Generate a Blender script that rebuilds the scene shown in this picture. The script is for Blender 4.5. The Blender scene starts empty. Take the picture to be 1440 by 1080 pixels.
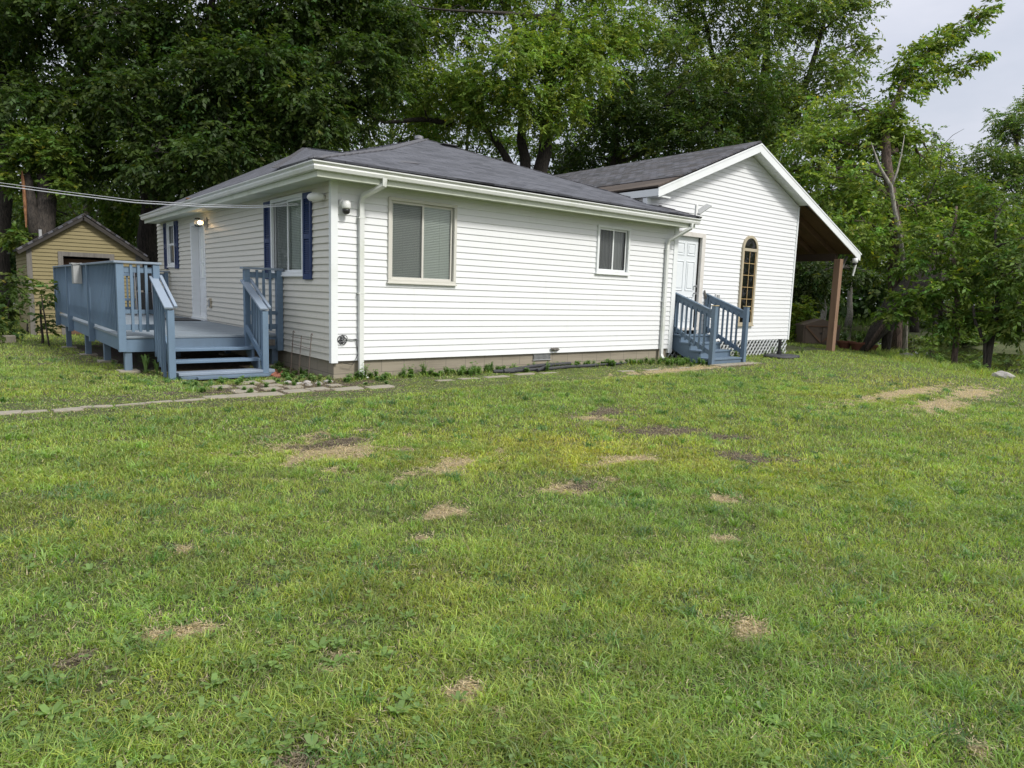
import bpy, bmesh, math, random
import numpy as np
from mathutils import Vector, Matrix
random.seed(7); rng = np.random.default_rng(7)
S = bpy.context.scene
COL = S.collection
# ------------------------------------------------------------------ camera
FPX = 963.02                                   # focal length in pixels of a 1440 wide frame
CAM = Vector((-4.2826, -9.4986, 1.0739))
def _axes(pitch, roll, yaw):
    cp, sp = math.cos(pitch), math.sin(pitch); cr, sr = math.cos(roll), math.sin(roll); cy, sy = math.cos(yaw), math.sin(yaw)
    F = Vector((cy*cp, sy*cp, -sp)); R = Vector((sy, -cy, 0)); U = R.cross(F)
    return cr*R + sr*U, -sr*R + cr*U, F
AR, AU, AF = _axes(math.radians(7.49852), math.radians(1.86782), math.radians(50.91298))
cd = bpy.data.cameras.new('camera'); cam = bpy.data.objects.new('camera', cd); COL.objects.link(cam)
cd.sensor_width = 36; cd.lens = FPX/1440*36; cd.clip_end = 2000; cd.clip_start = 0.05
m = Matrix.Identity(4)
for i in range(3):
    m[i][0], m[i][1], m[i][2], m[i][3] = AR[i], AU[i], -AF[i], CAM[i]
cam.matrix_world = m
S.camera = cam
S.render.resolution_x = 1024; S.render.resolution_y = 768
def ray(px, py): return AR*((px-720)/FPX) - AU*((py-540)/FPX) + AF
def at(px, py, depth): return CAM + ray(px, py)*depth
def hit(px, py, ax, val):
    r = ray(px, py); return CAM + r*((val-CAM[ax])/r[ax])
# ------------------------------------------------------------------ light
SUN_EL, SUN_AZ = 45, -76                        # direction towards the sun, degrees from +X
w = bpy.data.worlds.new('World'); S.world = w; w.use_nodes = True
nt = w.node_tree; bg = nt.nodes['Background']
sky = nt.nodes.new('ShaderNodeTexSky'); sky.sky_type = 'NISHITA'; sky.sun_disc = False
sky.sun_elevation = math.radians(SUN_EL); sky.sun_rotation = math.radians(90-SUN_AZ)
sky.air_density = 1.2; sky.dust_density = 4.0; sky.ozone_density = 1.0
tc = nt.nodes.new('ShaderNodeTexCoord'); mp = nt.nodes.new('ShaderNodeMapping'); mp.inputs['Scale'].default_value = (1, 1, 2.6)
ns = nt.nodes.new('ShaderNodeTexNoise'); ns.inputs['Scale'].default_value = 2.2; ns.inputs['Detail'].default_value = 7; ns.inputs['Roughness'].default_value = .55
rp = nt.nodes.new('ShaderNodeValToRGB'); rp.color_ramp.elements[0].position = .30; rp.color_ramp.elements[0].color = (.50, .50, .50, 1)
rp.color_ramp.elements[1].position = .68; rp.color_ramp.elements[1].color = (.97, .97, .97, 1)
mx = nt.nodes.new('ShaderNodeMix'); mx.data_type = 'RGBA'
sz = nt.nodes.new('ShaderNodeSeparateXYZ'); nt.links.new(tc.outputs['Generated'], sz.inputs[0])     # an overcast sky is brightest overhead
zr_ = nt.nodes.new('ShaderNodeValToRGB'); e = zr_.color_ramp.elements
e[0].position, e[0].color, e[1].position, e[1].color = 0, (.52, .535, .60, 1), 1, (1.12, 1.14, 1.18, 1)
q = e.new(.42); q.color = (.60, .615, .69, 1)
nt.links.new(sz.outputs[2], zr_.inputs[0]); vm = nt.nodes.new('ShaderNodeVectorMath'); vm.operation = 'SCALE'; vm.inputs['Scale'].default_value = 10
nt.links.new(zr_.outputs[0], vm.inputs[0]); nt.links.new(vm.outputs[0], mx.inputs[7])
nt.links.new(tc.outputs['Generated'], mp.inputs['Vector']); nt.links.new(mp.outputs[0], ns.inputs['Vector'])
nt.links.new(ns.outputs['Fac'], rp.inputs['Fac']); nt.links.new(rp.outputs['Color'], mx.inputs[0])
nt.links.new(sky.outputs[0], mx.inputs[6]); nt.links.new(mx.outputs[2], bg.inputs['Color'])
bg.inputs['Strength'].default_value = 0.095
sd = bpy.data.lights.new('sun', 'SUN'); sd.energy = 2.1; sd.angle = math.radians(11); sd.color = (1, .97, .91)
so = bpy.data.objects.new('sun', sd); COL.objects.link(so)
el, az = math.radians(SUN_EL), math.radians(SUN_AZ)
so.rotation_euler = Vector((math.cos(el)*math.cos(az), math.cos(el)*math.sin(az), math.sin(el))).to_track_quat('Z', 'Y').to_euler()
S.view_settings.view_transform = 'Standard'; S.view_settings.look = 'None'; S.view_settings.gamma = 1
S.view_settings.exposure = 0.58
S.render.engine = 'CYCLES'
S.cycles.max_bounces = 7; S.cycles.diffuse_bounces = 3; S.cycles.transmission_bounces = 4; S.cycles.transparent_max_bounces = 8
S.cycles.glossy_bounces = 3

# ------------------------------------------------------------------ materials
def new_mat(name):
    m = bpy.data.materials.new(name); m.use_nodes = True
    nt = m.node_tree; return m, nt, nt.nodes['Principled BSDF']
def N(nt, t, **kw):
    n = nt.nodes.new(t)
    for k, v in kw.items():
        if k in n.inputs: n.inputs[k].default_value = v
        else: setattr(n, k, v)
    return n
def mixc(nt, fac, a, b, mode='MIX'):
    n = nt.nodes.new('ShaderNodeMix'); n.data_type = 'RGBA'; n.blend_type = mode
    for i, v in ((0, fac), (6, a), (7, b)):
        if isinstance(v, bpy.types.NodeSocket): nt.links.new(v, n.inputs[i])
        elif i == 0: n.inputs[0].default_value = v
        else: n.inputs[i].default_value = (*v, 1) if len(v) == 3 else v
    return n.outputs[2]
def ramp(nt, src, p0, p1, c0=(0, 0, 0, 1), c1=(1, 1, 1, 1)):
    r = nt.nodes.new('ShaderNodeValToRGB'); e = r.color_ramp.elements
    e[0].position, e[0].color, e[1].position, e[1].color = p0, c0, p1, c1
    nt.links.new(src, r.inputs[0]); return r.outputs[0]
def noise(nt, scale, detail=4, rough=.55, co=None, dist=0):
    n = nt.nodes.new('ShaderNodeTexNoise'); n.inputs['Scale'].default_value = scale
    n.inputs['Detail'].default_value = detail; n.inputs['Roughness'].default_value = rough; n.inputs['Distortion'].default_value = dist
    if co is not None: nt.links.new(co, n.inputs['Vector'])
    return n.outputs[0]
def coords(nt, scale=(1, 1, 1), rot=(0, 0, 0), kind='Object'):
    t = nt.nodes.new('ShaderNodeTexCoord'); m = nt.nodes.new('ShaderNodeMapping')
    m.inputs['Scale'].default_value = scale; m.inputs['Rotation'].default_value = rot
    nt.links.new(t.outputs[kind], m.inputs['Vector']); return m.outputs[0]
def bump(nt, bs, h, strength=.3, dist=.01):
    b = nt.nodes.new('ShaderNodeBump'); b.inputs['Strength'].default_value = strength; b.inputs['Distance'].default_value = dist
    nt.links.new(h, b.inputs['Height']); nt.links.new(b.outputs[0], bs.inputs['Normal'])
def simple(name, col, rough=.6, var=.15, nscale=8, dirt=None, dirt_amt=.5, metal=0, bmp=.15, stretch=(1, 1, 1), bdist=.004):
    m, nt, bs = new_mat(name)
    co = coords(nt, stretch)
    n1 = noise(nt, nscale, 6, .6, co)
    c = mixc(nt, n1, tuple(v*(1-var) for v in col), tuple(min(1, v*(1+var)) for v in col))
    if dirt:
        n2 = ramp(nt, noise(nt, nscale*.35, 8, .7, co, .6), .52, .72)
        f = nt.nodes.new('ShaderNodeMath'); f.operation = 'MULTIPLY'; f.inputs[1].default_value = dirt_amt; nt.links.new(n2, f.inputs[0])
        c = mixc(nt, f.outputs[0], c, dirt)
    nt.links.new(c, bs.inputs['Base Color']); bs.inputs['Roughness'].default_value = rough; bs.inputs['Metallic'].default_value = metal
    if bmp: bump(nt, bs, noise(nt, nscale*6, 5, .6, co), bmp, bdist)
    return m
M = {}
# vinyl siding: white with faint dirt, algae blotches and slow waviness
def siding_mat(name, col, algae, amt):
    m, nt, bs = new_mat(name)
    co = coords(nt); big = noise(nt, .9, 3, .5, co); fine = noise(nt, 14, 6, .7, co)
    st = coords(nt, (5, 5, .6)); streak = ramp(nt, noise(nt, 2.0, 8, .75, st), .55, .85)
    c = mixc(nt, fine, tuple(v*.94 for v in col), col)
    c = mixc(nt, .12, c, mixc(nt, big, (.8, .8, .78), (.55, .58, .55)), 'MULTIPLY')
    f = nt.nodes.new('ShaderNodeMath'); f.operation = 'MULTIPLY'; f.inputs[1].default_value = amt; nt.links.new(streak, f.inputs[0])
    c = mixc(nt, f.outputs[0], c, algae)
    nt.links.new(c, bs.inputs['Base Color']); bs.inputs['Roughness'].default_value = .42
    bump(nt, bs, noise(nt, 2.2, 2, .5, coords(nt, (1.2, 1.2, 3))), .22, .02)
    return m
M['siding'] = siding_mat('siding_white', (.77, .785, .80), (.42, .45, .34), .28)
M['siding_beige'] = siding_mat('siding_beige', (.68, .66, .585), (.38, .37, .28), .45)  # darker, beiger siding tone with stronger streaks
M['siding_gable'] = siding_mat('siding_gable', (.775, .79, .81), (.45, .48, .36), .12)
M['trim'] = simple('white_trim', (.74, .77, .78), .45, .05, 3, (.45, .48, .38), .25, bmp=.05)
M['trim_green'] = simple('stained_trim', (.60, .64, .55), .5, .08, 3, (.36, .40, .26), .7, bmp=.05)
M['gutter'] = simple('gutter_enamel', (.66, .68, .66), .35, .06, 4, (.38, .42, .28), .5, bmp=.04)
M['old_board'] = simple('old_painted_board', (.62, .61, .58), .7, .1, 6, (.22, .20, .17), .7, bmp=.3, stretch=(1, .3, 1))
M['dark'] = simple('dark_void', (.015, .014, .013), .9, .1)
M['room'] = simple('dim_room', (.06, .055, .05), .9, .2, 2)
M['screen'] = simple('insect_screen', (.06, .062, .065), .8, .1, 30)
M['blind'] = simple('blind_slat', (.80, .84, .80), .5, .04, 5, bmp=0)
M['curtain'] = simple('curtain', (.42, .42, .43), .9, .1, 3, stretch=(6, 6, .3))
M['beige_frame'] = simple('beige_vinyl_frame', (.58, .57, .52), .5, .05, 5)
M['navy'] = simple('navy_shutter', (.012, .034, .12), .45, .15, 5, (.03, .04, .07), .4)
M['door'] = simple('painted_door', (.70, .74, .77), .4, .03, 4, bmp=.04)
M['casing'] = simple('door_casing', (.62, .60, .57), .6, .08, 8, (.35, .30, .25), .4)
M['almond'] = simple('almond_frame', (.42, .37, .27), .5, .08, 5, (.25, .21, .15), .3)
M['muntin'] = simple('muntin', (.48, .34, .16), .5, .05)
M['black'] = simple('black_plastic', (.018, .019, .02), .4, .2)
M['black_soft'] = simple('black_rubber', (.035, .037, .042), .6, .3, 10, (.12, .11, .09), .3, bmp=.4)
M['steel'] = simple('dull_steel', (.32, .32, .33), .35, .1, 10, (.2, .15, .1), .4, metal=.8)
M['white_plastic'] = simple('white_plastic', (.72, .73, .72), .35, .03)
M['grey_plastic'] = simple('grey_plastic', (.34, .35, .35), .5, .05)
M['wire_white'] = simple('pale_cable', (.55, .56, .58), .5, .1)
M['rust'] = simple('rusty_wire', (.10, .075, .06), .8, .3, 20)
M['terracotta'] = simple('terracotta', (.15, .055, .032), .8, .2, 9, (.12, .09, .06), .5)
M['capwood'] = simple('cap_wood', (.45, .36, .20), .6, .2, 8, stretch=(1, 6, 1))
# blue-grey painted lumber, peeling and scuffed
def painted_wood(name, col, peel, amt):
    m, nt, bs = new_mat(name)
    co = coords(nt, (1, 1, 1)); g = coords(nt, (14, 14, 1.2))
    grain = noise(nt, 3, 6, .65, g); big = noise(nt, 1.3, 5, .6, co)
    c = mixc(nt, grain, tuple(v*.82 for v in col), tuple(v*1.12 for v in col))
    c = mixc(nt, ramp(nt, big, .35, .65), c, tuple(v*.80 for v in col)); c = mixc(nt, ramp(nt, noise(nt, 22, 8, .8, co), .55, .75), c, tuple(v*.62+.01 for v in col))
    p = ramp(nt, noise(nt, 5.5, 9, .75, co, .8), .66, .70)
    f = nt.nodes.new('ShaderNodeMath'); f.operation = 'MULTIPLY'; f.inputs[1].default_value = amt; nt.links.new(p, f.inputs[0])
    c = mixc(nt, f.outputs[0], c, peel)
    nt.links.new(c, bs.inputs['Base Color']); bs.inputs['Roughness'].default_value = .55
    bump(nt, bs, grain, .3, .004); return m
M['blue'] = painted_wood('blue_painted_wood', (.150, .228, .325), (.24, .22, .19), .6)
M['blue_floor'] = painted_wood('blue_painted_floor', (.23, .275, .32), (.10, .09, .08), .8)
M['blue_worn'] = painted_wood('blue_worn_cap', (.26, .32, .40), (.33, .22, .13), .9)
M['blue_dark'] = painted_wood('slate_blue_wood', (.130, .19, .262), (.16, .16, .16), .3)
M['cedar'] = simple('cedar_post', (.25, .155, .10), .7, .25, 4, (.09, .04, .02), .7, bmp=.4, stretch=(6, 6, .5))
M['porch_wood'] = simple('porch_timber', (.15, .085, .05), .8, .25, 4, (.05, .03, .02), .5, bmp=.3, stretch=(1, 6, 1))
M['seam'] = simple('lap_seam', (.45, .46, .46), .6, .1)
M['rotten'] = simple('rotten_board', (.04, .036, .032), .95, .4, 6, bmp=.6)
M['porch_shade'] = simple('porch_beam_shaded', (.045, .028, .018), .85, .25, 4, stretch=(1, 6, 1))  # timber tone darkened to carry the shade under the porch roof
# foundation block
m, nt, bs = new_mat('foundation_block')
uv = coords(nt, kind='UV'); br = N(nt, 'ShaderNodeTexBrick'); nt.links.new(uv, br.inputs['Vector'])
br.inputs['Scale'].default_value = 1; br.inputs['Brick Width'].default_value = .4; br.inputs['Row Height'].default_value = .2; br.inputs['Mortar Size'].default_value = .006
br.inputs['Color1'].default_value = (.27, .24, .185, 1); br.inputs['Color2'].default_value = (.30, .265, .205, 1); br.inputs['Mortar'].default_value = (.17, .15, .12, 1)
c = mixc(nt, ramp(nt, noise(nt, 3, 8, .7), .5, .7), br.outputs['Color'], (.17, .15, .115))
nt.links.new(c, bs.inputs['Base Color']); bs.inputs['Roughness'].default_value = .9; bump(nt, bs, noise(nt, 60, 5, .7), .5, .004); M['block'] = m
# shingles (uv in metres: u along the eave, v up the slope)
def shingle(name, c1, c2, c3, tab=.3, blotch=.5):
    m, nt, bs = new_mat(name); uv = coords(nt, kind='UV')
    br = N(nt, 'ShaderNodeTexBrick'); nt.links.new(uv, br.inputs['Vector']); br.offset = .5
    for k, v in (('Scale', 1), ('Brick Width', tab), ('Row Height', .142), ('Mortar Size', .007), ('Bias', 0.0)): br.inputs[k].default_value = v
    br.inputs['Color1'].default_value = (*c1, 1); br.inputs['Color2'].default_value = (*c2, 1); br.inputs['Mortar'].default_value = (*[v*.35 for v in c1], 1)
    st = coords(nt, (1.2, 5, 1), kind='UV'); n1 = noise(nt, 1.6, 6, .6, st)
    c = mixc(nt, ramp(nt, n1, .40, .62), br.outputs['Color'], mixc(nt, .5, br.outputs['Color'], c3))
    gr = noise(nt, 180, 3, .7, uv); c = mixc(nt, .35, c, ramp(nt, gr, .3, .7, (.45, .45, .45, 1), (1.3, 1.3, 1.3, 1)), 'MULTIPLY')
    nt.links.new(c, bs.inputs['Base Color']); bs.inputs['Roughness'].default_value = .85
    sv = nt.nodes.new('ShaderNodeSeparateXYZ'); nt.links.new(uv, sv.inputs[0])
    md = nt.nodes.new('ShaderNodeMath'); md.operation = 'MODULO'; md.inputs[1].default_value = .142; nt.links.new(sv.outputs[1], md.inputs[0])
    dv = nt.nodes.new('ShaderNodeMath'); dv.operation = 'MULTIPLY'; dv.inputs[1].default_value = -7.0; nt.links.new(md.outputs[0], dv.inputs[0])
    ad = nt.nodes.new('ShaderNodeMath'); ad.operation = 'ADD'; nt.links.new(dv.outputs[0], ad.inputs[0])
    mg = nt.nodes.new('ShaderNodeMath'); mg.operation = 'MULTIPLY'; mg.inputs[1].default_value = -.8; nt.links.new(br.outputs['Fac'], mg.inputs[0]); nt.links.new(mg.outputs[0], ad.inputs[1])
    bump(nt, bs, ad.outputs[0], 1.0, .02); return m
M['shingle'] = shingle('old_shingle', (.042, .045, .056), (.105, .110, .132), (.14, .145, .165), .33)
M['shingle_new'] = shingle('slate_shingle', (.022, .024, .030), (.115, .12, .145), (.075, .06, .05), .22)
M['felt'] = simple('bare_roof_felt', (.065, .05, .042), .95, .35, 3, (.20, .16, .12), .5, bmp=.5, stretch=(3, .4, 3))
M['ridgecap'] = simple('ridge_cap', (.10, .10, .11), .9, .2, 10, bmp=.5)
# glass
m = bpy.data.materials.new('window_glass'); m.use_nodes = True; nt = m.node_tree; nt.nodes.clear()
o = nt.nodes.new('ShaderNodeOutputMaterial'); t = nt.nodes.new('ShaderNodeBsdfTransparent'); t.inputs[0].default_value = (.86, .9, .88, 1)
g = nt.nodes.new('ShaderNodeBsdfGlossy'); g.inputs['Roughness'].default_value = .015; fr = nt.nodes.new('ShaderNodeFresnel'); fr.inputs[0].default_value = 1.42
mm = nt.nodes.new('ShaderNodeMixShader'); nt.links.new(fr.outputs[0], mm.inputs[0]); nt.links.new(t.outputs[0], mm.inputs[1]); nt.links.new(g.outputs[0], mm.inputs[2]); nt.links.new(mm.outputs[0], o.inputs[0])
M['glass'] = m
m, nt, bs = new_mat('lit_bulb'); bs.inputs['Emission Color'].default_value = (1, .62, .28, 1); bs.inputs['Emission Strength'].default_value = 9; M['bulb'] = m
# shed paint
m, nt, bs = new_mat('yellow_clapboard'); co = coords(nt)
c = mixc(nt, noise(nt, 2, 5, .6, co), (.19, .16, .075), (.255, .215, .11))
c = mixc(nt, ramp(nt, noise(nt, 4, 10, .8, coords(nt, (1, 1, 4)), .5), .60, .68), c, (.13, .10, .07))
nt.links.new(c, bs.inputs['Base Color']); bs.inputs['Roughness'].default_value = .8; M['yellow'] = m
M['weathered'] = simple('weathered_wood', (.16, .15, .135), .9, .35, 5, (.05, .045, .04), .6, bmp=.5, stretch=(6, 6, .6))
M['stone'] = simple('paving_stone', (.27, .245, .195), .9, .25, 6, (.16, .17, .10), .6, bmp=.4)
M['rock'] = simple('pale_rock', (.34, .32, .30), .9, .25, 5, (.14, .14, .11), .6, bmp=.6, bdist=.02)
M['brick'] = simple('broken_brick', (.26, .10, .06), .9, .35, 9, (.30, .27, .22), .6, bmp=.5)
def bark(name, a, b, sc=3):
    m, nt, bs = new_mat(name); co = coords(nt, (1, 1, .22)); n1 = noise(nt, sc*2.2, 8, .75, co, .4)
    fi = noise(nt, sc*9, 8, .8, coords(nt, (1, 1, .15)), .3); nt.links.new(mixc(nt, ramp(nt, fi, .42, .56), mixc(nt, ramp(nt, n1, .35, .65), tuple(v*.4 for v in a), a), b), bs.inputs['Base Color']); bs.inputs['Roughness'].default_value = .95
    bump(nt, bs, n1, 1, .05); return m
M['bark'] = bark('bark_dark', (.022, .019, .016), (.06, .05, .042))
M['bark_brown'] = bark('bark_brown', (.05, .035, .028), (.14, .10, .08))
M['bark_pale'] = bark('bark_pale', (.16, .145, .12), (.36, .34, .30))
M['bark_torn'] = bark('bark_torn', (.16, .065, .03), (.30, .15, .07))
M['shedbox'] = simple('brown_plastic_shed', (.115, .085, .065), .7, .15, 4, (.07, .05, .04), .4, stretch=(1, 1, 4))

def leaf_mat(name, trans=.32, gloss=.35):
    m = bpy.data.materials.new(name); m.use_nodes = True; nt = m.node_tree; nt.nodes.clear()
    o = nt.nodes.new('ShaderNodeOutputMaterial'); a = nt.nodes.new('ShaderNodeAttribute'); a.attribute_name = 'col'
    d = nt.nodes.new('ShaderNodeBsdfPrincipled'); nt.links.new(a.outputs['Color'], d.inputs['Base Color']); d.inputs['Roughness'].default_value = .55; d.inputs['Specular IOR Level'].default_value = gloss
    tr = nt.nodes.new('ShaderNodeBsdfTranslucent'); hs = nt.nodes.new('ShaderNodeMix'); hs.data_type = 'RGBA'; hs.blend_type = 'MULTIPLY'; hs.inputs[0].default_value = 1
    nt.links.new(a.outputs['Color'], hs.inputs[6]); hs.inputs[7].default_value = (1.5, 1.6, .7, 1); nt.links.new(hs.outputs[2], tr.inputs[0])
    mm = nt.nodes.new('ShaderNodeMixShader'); mm.inputs[0].default_value = trans
    nt.links.new(d.outputs[0], mm.inputs[1]); nt.links.new(tr.outputs[0], mm.inputs[2]); nt.links.new(mm.outputs[0], o.inputs[0]); return m
M['leaf'] = leaf_mat('leaf', .35, .3); M['grass'] = leaf_mat('grass_blade', .40, .9)

# ------------------------------------------------------------------ builders
class MB:
    def __init__(s, mp=None): s.v = []; s.f = []; s.uv = []; s.mp = mp; s.hasuv = False
    def _p(s, p): return Vector(s.mp(*p)) if s.mp else Vector(p)
    def quad(s, pts, uvs=None):
        b = len(s.v); s.v += [s._p(p) for p in pts]; s.f.append(tuple(range(b, b+len(pts))))
        s.uv.append(uvs or [(0, 0)]*len(pts)); s.hasuv |= uvs is not None; return s
    def box(s, a, b):
        x0, y0, z0 = a; x1, y1, z1 = b
        c = [(x0, y0, z0), (x1, y0, z0), (x1, y1, z0), (x0, y1, z0), (x0, y0, z1), (x1, y0, z1), (x1, y1, z1), (x0, y1, z1)]
        k = len(s.v); s.v += [s._p(p) for p in c]
        for f in ((0, 3, 2, 1), (4, 5, 6, 7), (0, 1, 5, 4), (1, 2, 6, 5), (2, 3, 7, 6), (3, 0, 4, 7)):
            s.f.append(tuple(k+i for i in f)); s.uv.append([(0, 0)]*4)
        return s
    def beam(s, p, q, w, h, up=(0, 0, 1)):
        p, q = s._p(p), s._p(q); d = (q-p).normalized(); up = Vector(up)
        if abs(d.dot(up)) > .98: up = Vector((0, 1, 0))
        a = d.cross(up).normalized(); b = a.cross(d).normalized()
        k = len(s.v)
        for e in (p, q):
            for i, j in ((-1, -1), (1, -1), (1, 1), (-1, 1)): s.v.append(e + a*(w/2*i) + b*(h/2*j))
        for f in ((0, 3, 2, 1), (4, 5, 6, 7), (0, 1, 5, 4), (1, 2, 6, 5), (2, 3, 7, 6), (3, 0, 4, 7)):
            s.f.append(tuple(k+i for i in f)); s.uv.append([(0, 0)]*4)
        return s
    def tube(s, pts, rad, n=8, caps=True):
        pts = [s._p(p) for p in pts]; rad = rad if isinstance(rad, (list, tuple)) else [rad]*len(pts)
        k = len(s.v); prev = None
        for i, p in enumerate(pts):
            d = (pts[min(i+1, len(pts)-1)] - pts[max(i-1, 0)]).normalized()
            a = prev - d*prev.dot(d) if prev is not None else d.orthogonal()
            a.normalize(); b = d.cross(a); prev = a
            for j in range(n):
                t = 2*math.pi*j/n; s.v.append(p + (a*math.cos(t)+b*math.sin(t))*rad[i])
        for i in range(len(pts)-1):
            for j in range(n):
                s.f.append((k+i*n+j, k+i*n+(j+1) % n, k+(i+1)*n+(j+1) % n, k+(i+1)*n+j)); s.uv.append([(0, 0)]*4)
        if caps:
            s.f.append(tuple(k+j for j in range(n))[::-1]); s.uv.append([(0, 0)]*n)
            s.f.append(tuple(k+(len(pts)-1)*n+j for j in range(n))); s.uv.append([(0, 0)]*n)
        return s
    def lathe(s, c, prof, n=20):
        c = Vector(c); k = len(s.v)
        for r, z in prof:
            for j in range(n):
                t = 2*math.pi*j/n; s.v.append(c+Vector((r*math.cos(t), r*math.sin(t), z)))
        for i in range(len(prof)-1):
            for j in range(n):
                s.f.append((k+i*n+j, k+i*n+(j+1) % n, k+(i+1)*n+(j+1) % n, k+(i+1)*n+j)); s.uv.append([(0, 0)]*4)
        s.f.append(tuple(k+j for j in range(n))[::-1]); s.uv.append([(0, 0)]*n)
        s.f.append(tuple(k+(len(prof)-1)*n+j for j in range(n))); s.uv.append([(0, 0)]*n)
        return s
    def build(s, name, mat, parent=None, label=None, smooth=False, bevel=0, normals=True, cat=None, group=None, kind=None):
        me = bpy.data.meshes.new(name); off = Vector(parent['_base']) if parent is not None else Vector((0, 0, 0))
        own = None
        if parent is None and s.v and kind is None:
            lo = Vector([min(v[i] for v in s.v) for i in range(3)]); hi = Vector([max(v[i] for v in s.v) for i in range(3)])
            off = Vector(((lo.x+hi.x)/2, (lo.y+hi.y)/2, lo.z)); own = off
        if mat == 'glass' and parent is not None:        # panes face outwards
            fl = []
            for f in s.f:
                a_, b_, c_ = s.v[f[0]], s.v[f[1]], s.v[f[2]]; nn_ = (b_-a_).cross(c_-a_); fl.append(tuple(reversed(f)) if nn_.dot(CAM-a_) < 0 else f)
            if name == 'pane': s.f = fl
        me.from_pydata([v-off for v in s.v], [], s.f)
        if s.hasuv:
            l = me.uv_layers.new(name='UVMap'); k = 0
            for f in s.uv:
                for c in f: l.data[k].uv = c; k += 1
        if normals:
            bm = bmesh.new(); bm.from_mesh(me); bmesh.ops.recalc_face_normals(bm, faces=bm.faces); bm.to_mesh(me); bm.free()
        if smooth:
            me.polygons.foreach_set('use_smooth', [True]*len(me.polygons))
        me.materials.append(M[mat] if isinstance(mat, str) else mat)
        o = bpy.data.objects.new(name, me); COL.objects.link(o)
        if own: o.location = own
        if parent is not None:
            o.parent = parent; o['_base'] = parent['_base']
        if bevel:
            b = o.modifiers.new('bevel', 'BEVEL'); b.width = bevel; b.segments = 2; b.limit_method = 'ANGLE'
        tag(o, label, cat, group, kind); return o
def tag(o, label=None, cat=None, group=None, kind=None):
    if label: o['label'] = label
    if cat: o['category'] = cat
    if group: o['group'] = group
    if kind: o['kind'] = kind
def thing(name, label, cat, base=(0, 0, 0), group=None):
    o = bpy.data.objects.new(name, None); COL.objects.link(o); o.location = base; o['_base'] = tuple(base); o.empty_display_size = .2
    tag(o, label, cat, group); return o
def mapA(u, n, z): return (u, -n, z)            # long wall, faces the camera
def mapB(u, n, z): return (-n, u, z)            # left wall with the deck
def mapC(u, n, z): return (u, .12-n, z)         # gable wall of the addition

def sub_bands(z0, z1, course, openings):
    out = []; z = z0
    cuts = sorted({o[2] for o in openings} | {o[3] for o in openings})
    while z < z1-1e-5:
        t = min(z+course, z1); zs = [z]+[c for c in cuts if z+1e-4 < c < t-1e-4]+[t]
        out.append((z, course, zs)); z += course
    return out
def siding(mp, z0, z1, band, openings=(), course=.1016, proud=.017, seed=1):
    mb = MB(mp); r = random.Random(seed)
    for zc, cs, zs in sub_bands(z0, z1, course, openings):
        nn = lambda z: proud - (proud-.003)*(z-zc)/cs
        for i in range(len(zs)-1):
            a, b = zs[i], zs[i+1]; mid = (a+b)/2
            l0, r0 = band(a); l1, r1 = band(b)
            if r0 <= l0: continue
            holes = sorted([(o[0], o[1]) for o in openings if o[2] < mid < o[3]])
            segs = []; x0, x1 = l0, l1
            for h in holes: segs.append((x0, x1, h[0], h[0])); x0 = x1 = h[1]
            segs.append((x0, x1, r0, r1))
            for (p0, p1, q0, q1) in segs:
                if q0-p0 < .002: continue
                mb.quad([(p0, nn(a), a), (q0, nn(a), a), (max(q1, p1), nn(b), b), (p1, nn(b), b)])
                if i == 0: mb.quad([(p0, -.002, a), (q0, -.002, a), (q0, proud, a), (p0, proud, a)])
    return mb

# ------------------------------------------------------------------ ground
LAND = np.array([(-90, -70), (13, -70), (13.2, -9), (14.4, -4.9), (15.6, -2.6), (18.0, -.75), (20.3, .9), (22, 3.5), (23.5, 8), (22, 19), (14, 33), (-5, 48), (-90, 62)], float)
FAR = np.array([(46, -90), (41, -10), (36.5, 3.2), (43, 10.5), (57, 17.5), (47, 21), (41, 30), (30, 46), (10, 66), (-90, 90), (-90, 400), (400, 400), (400, -90)], float)
def poly_sd(P, X, Y):
    """signed distance, negative inside"""
    d = np.full(X.shape, 1e9); ins = np.zeros(X.shape, bool); n = len(P)
    for i in range(n):
        a, b = P[i], P[(i+1) % n]; e = b-a
        t = np.clip(((X-a[0])*e[0]+(Y-a[1])*e[1])/(e@e), 0, 1)
        d = np.minimum(d, np.hypot(X-a[0]-t*e[0], Y-a[1]-t*e[1]))
        c = (a[1] > Y) != (b[1] > Y)
        with np.errstate(divide='ignore', invalid='ignore'):
            xi = (b[0]-a[0])*(Y-a[1])/(b[1]-a[1]+1e-12)+a[0]
        ins ^= c & (X < xi)
    return np.where(ins, -d, d)
def sm(t): t = np.clip(t, 0, 1); return t*t*(3-2*t)
def wob(X, Y, s=1.0, ph=0.):
    return (np.sin(X*1.3*s+1.7*np.sin(Y*.9*s+ph)+ph)+np.sin(Y*1.7*s+1.3*np.sin(X*1.1*s+2+ph))+.6*np.sin((X+Y)*2.9*s+ph*2))/2.6
def gz(X, Y):
    X = np.asarray(X, float); Y = np.asarray(Y, float)
    z = -.27 - .07*np.exp(-((X+1.2)/1.1)**2-((Y-1.0)/.6)**2) - .15*sm((-Y-1.5)/6) - .22*sm((Y-1.5)/9)*sm((1.5-X)/3) + .012*wob(X, Y, 1.2)
    dn = poly_sd(LAND, X, Y); df = poly_sd(FAR, X, Y)
    z = z - .12*sm((dn+2.5)/2.5) - 1.3*sm(dn/2.6)
    far = -1.6 + .85*sm((-df+1)/2.5) + np.clip(-df, 0, 60)*.022
    return np.where(df < 1, np.maximum(far, z), z)
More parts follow.
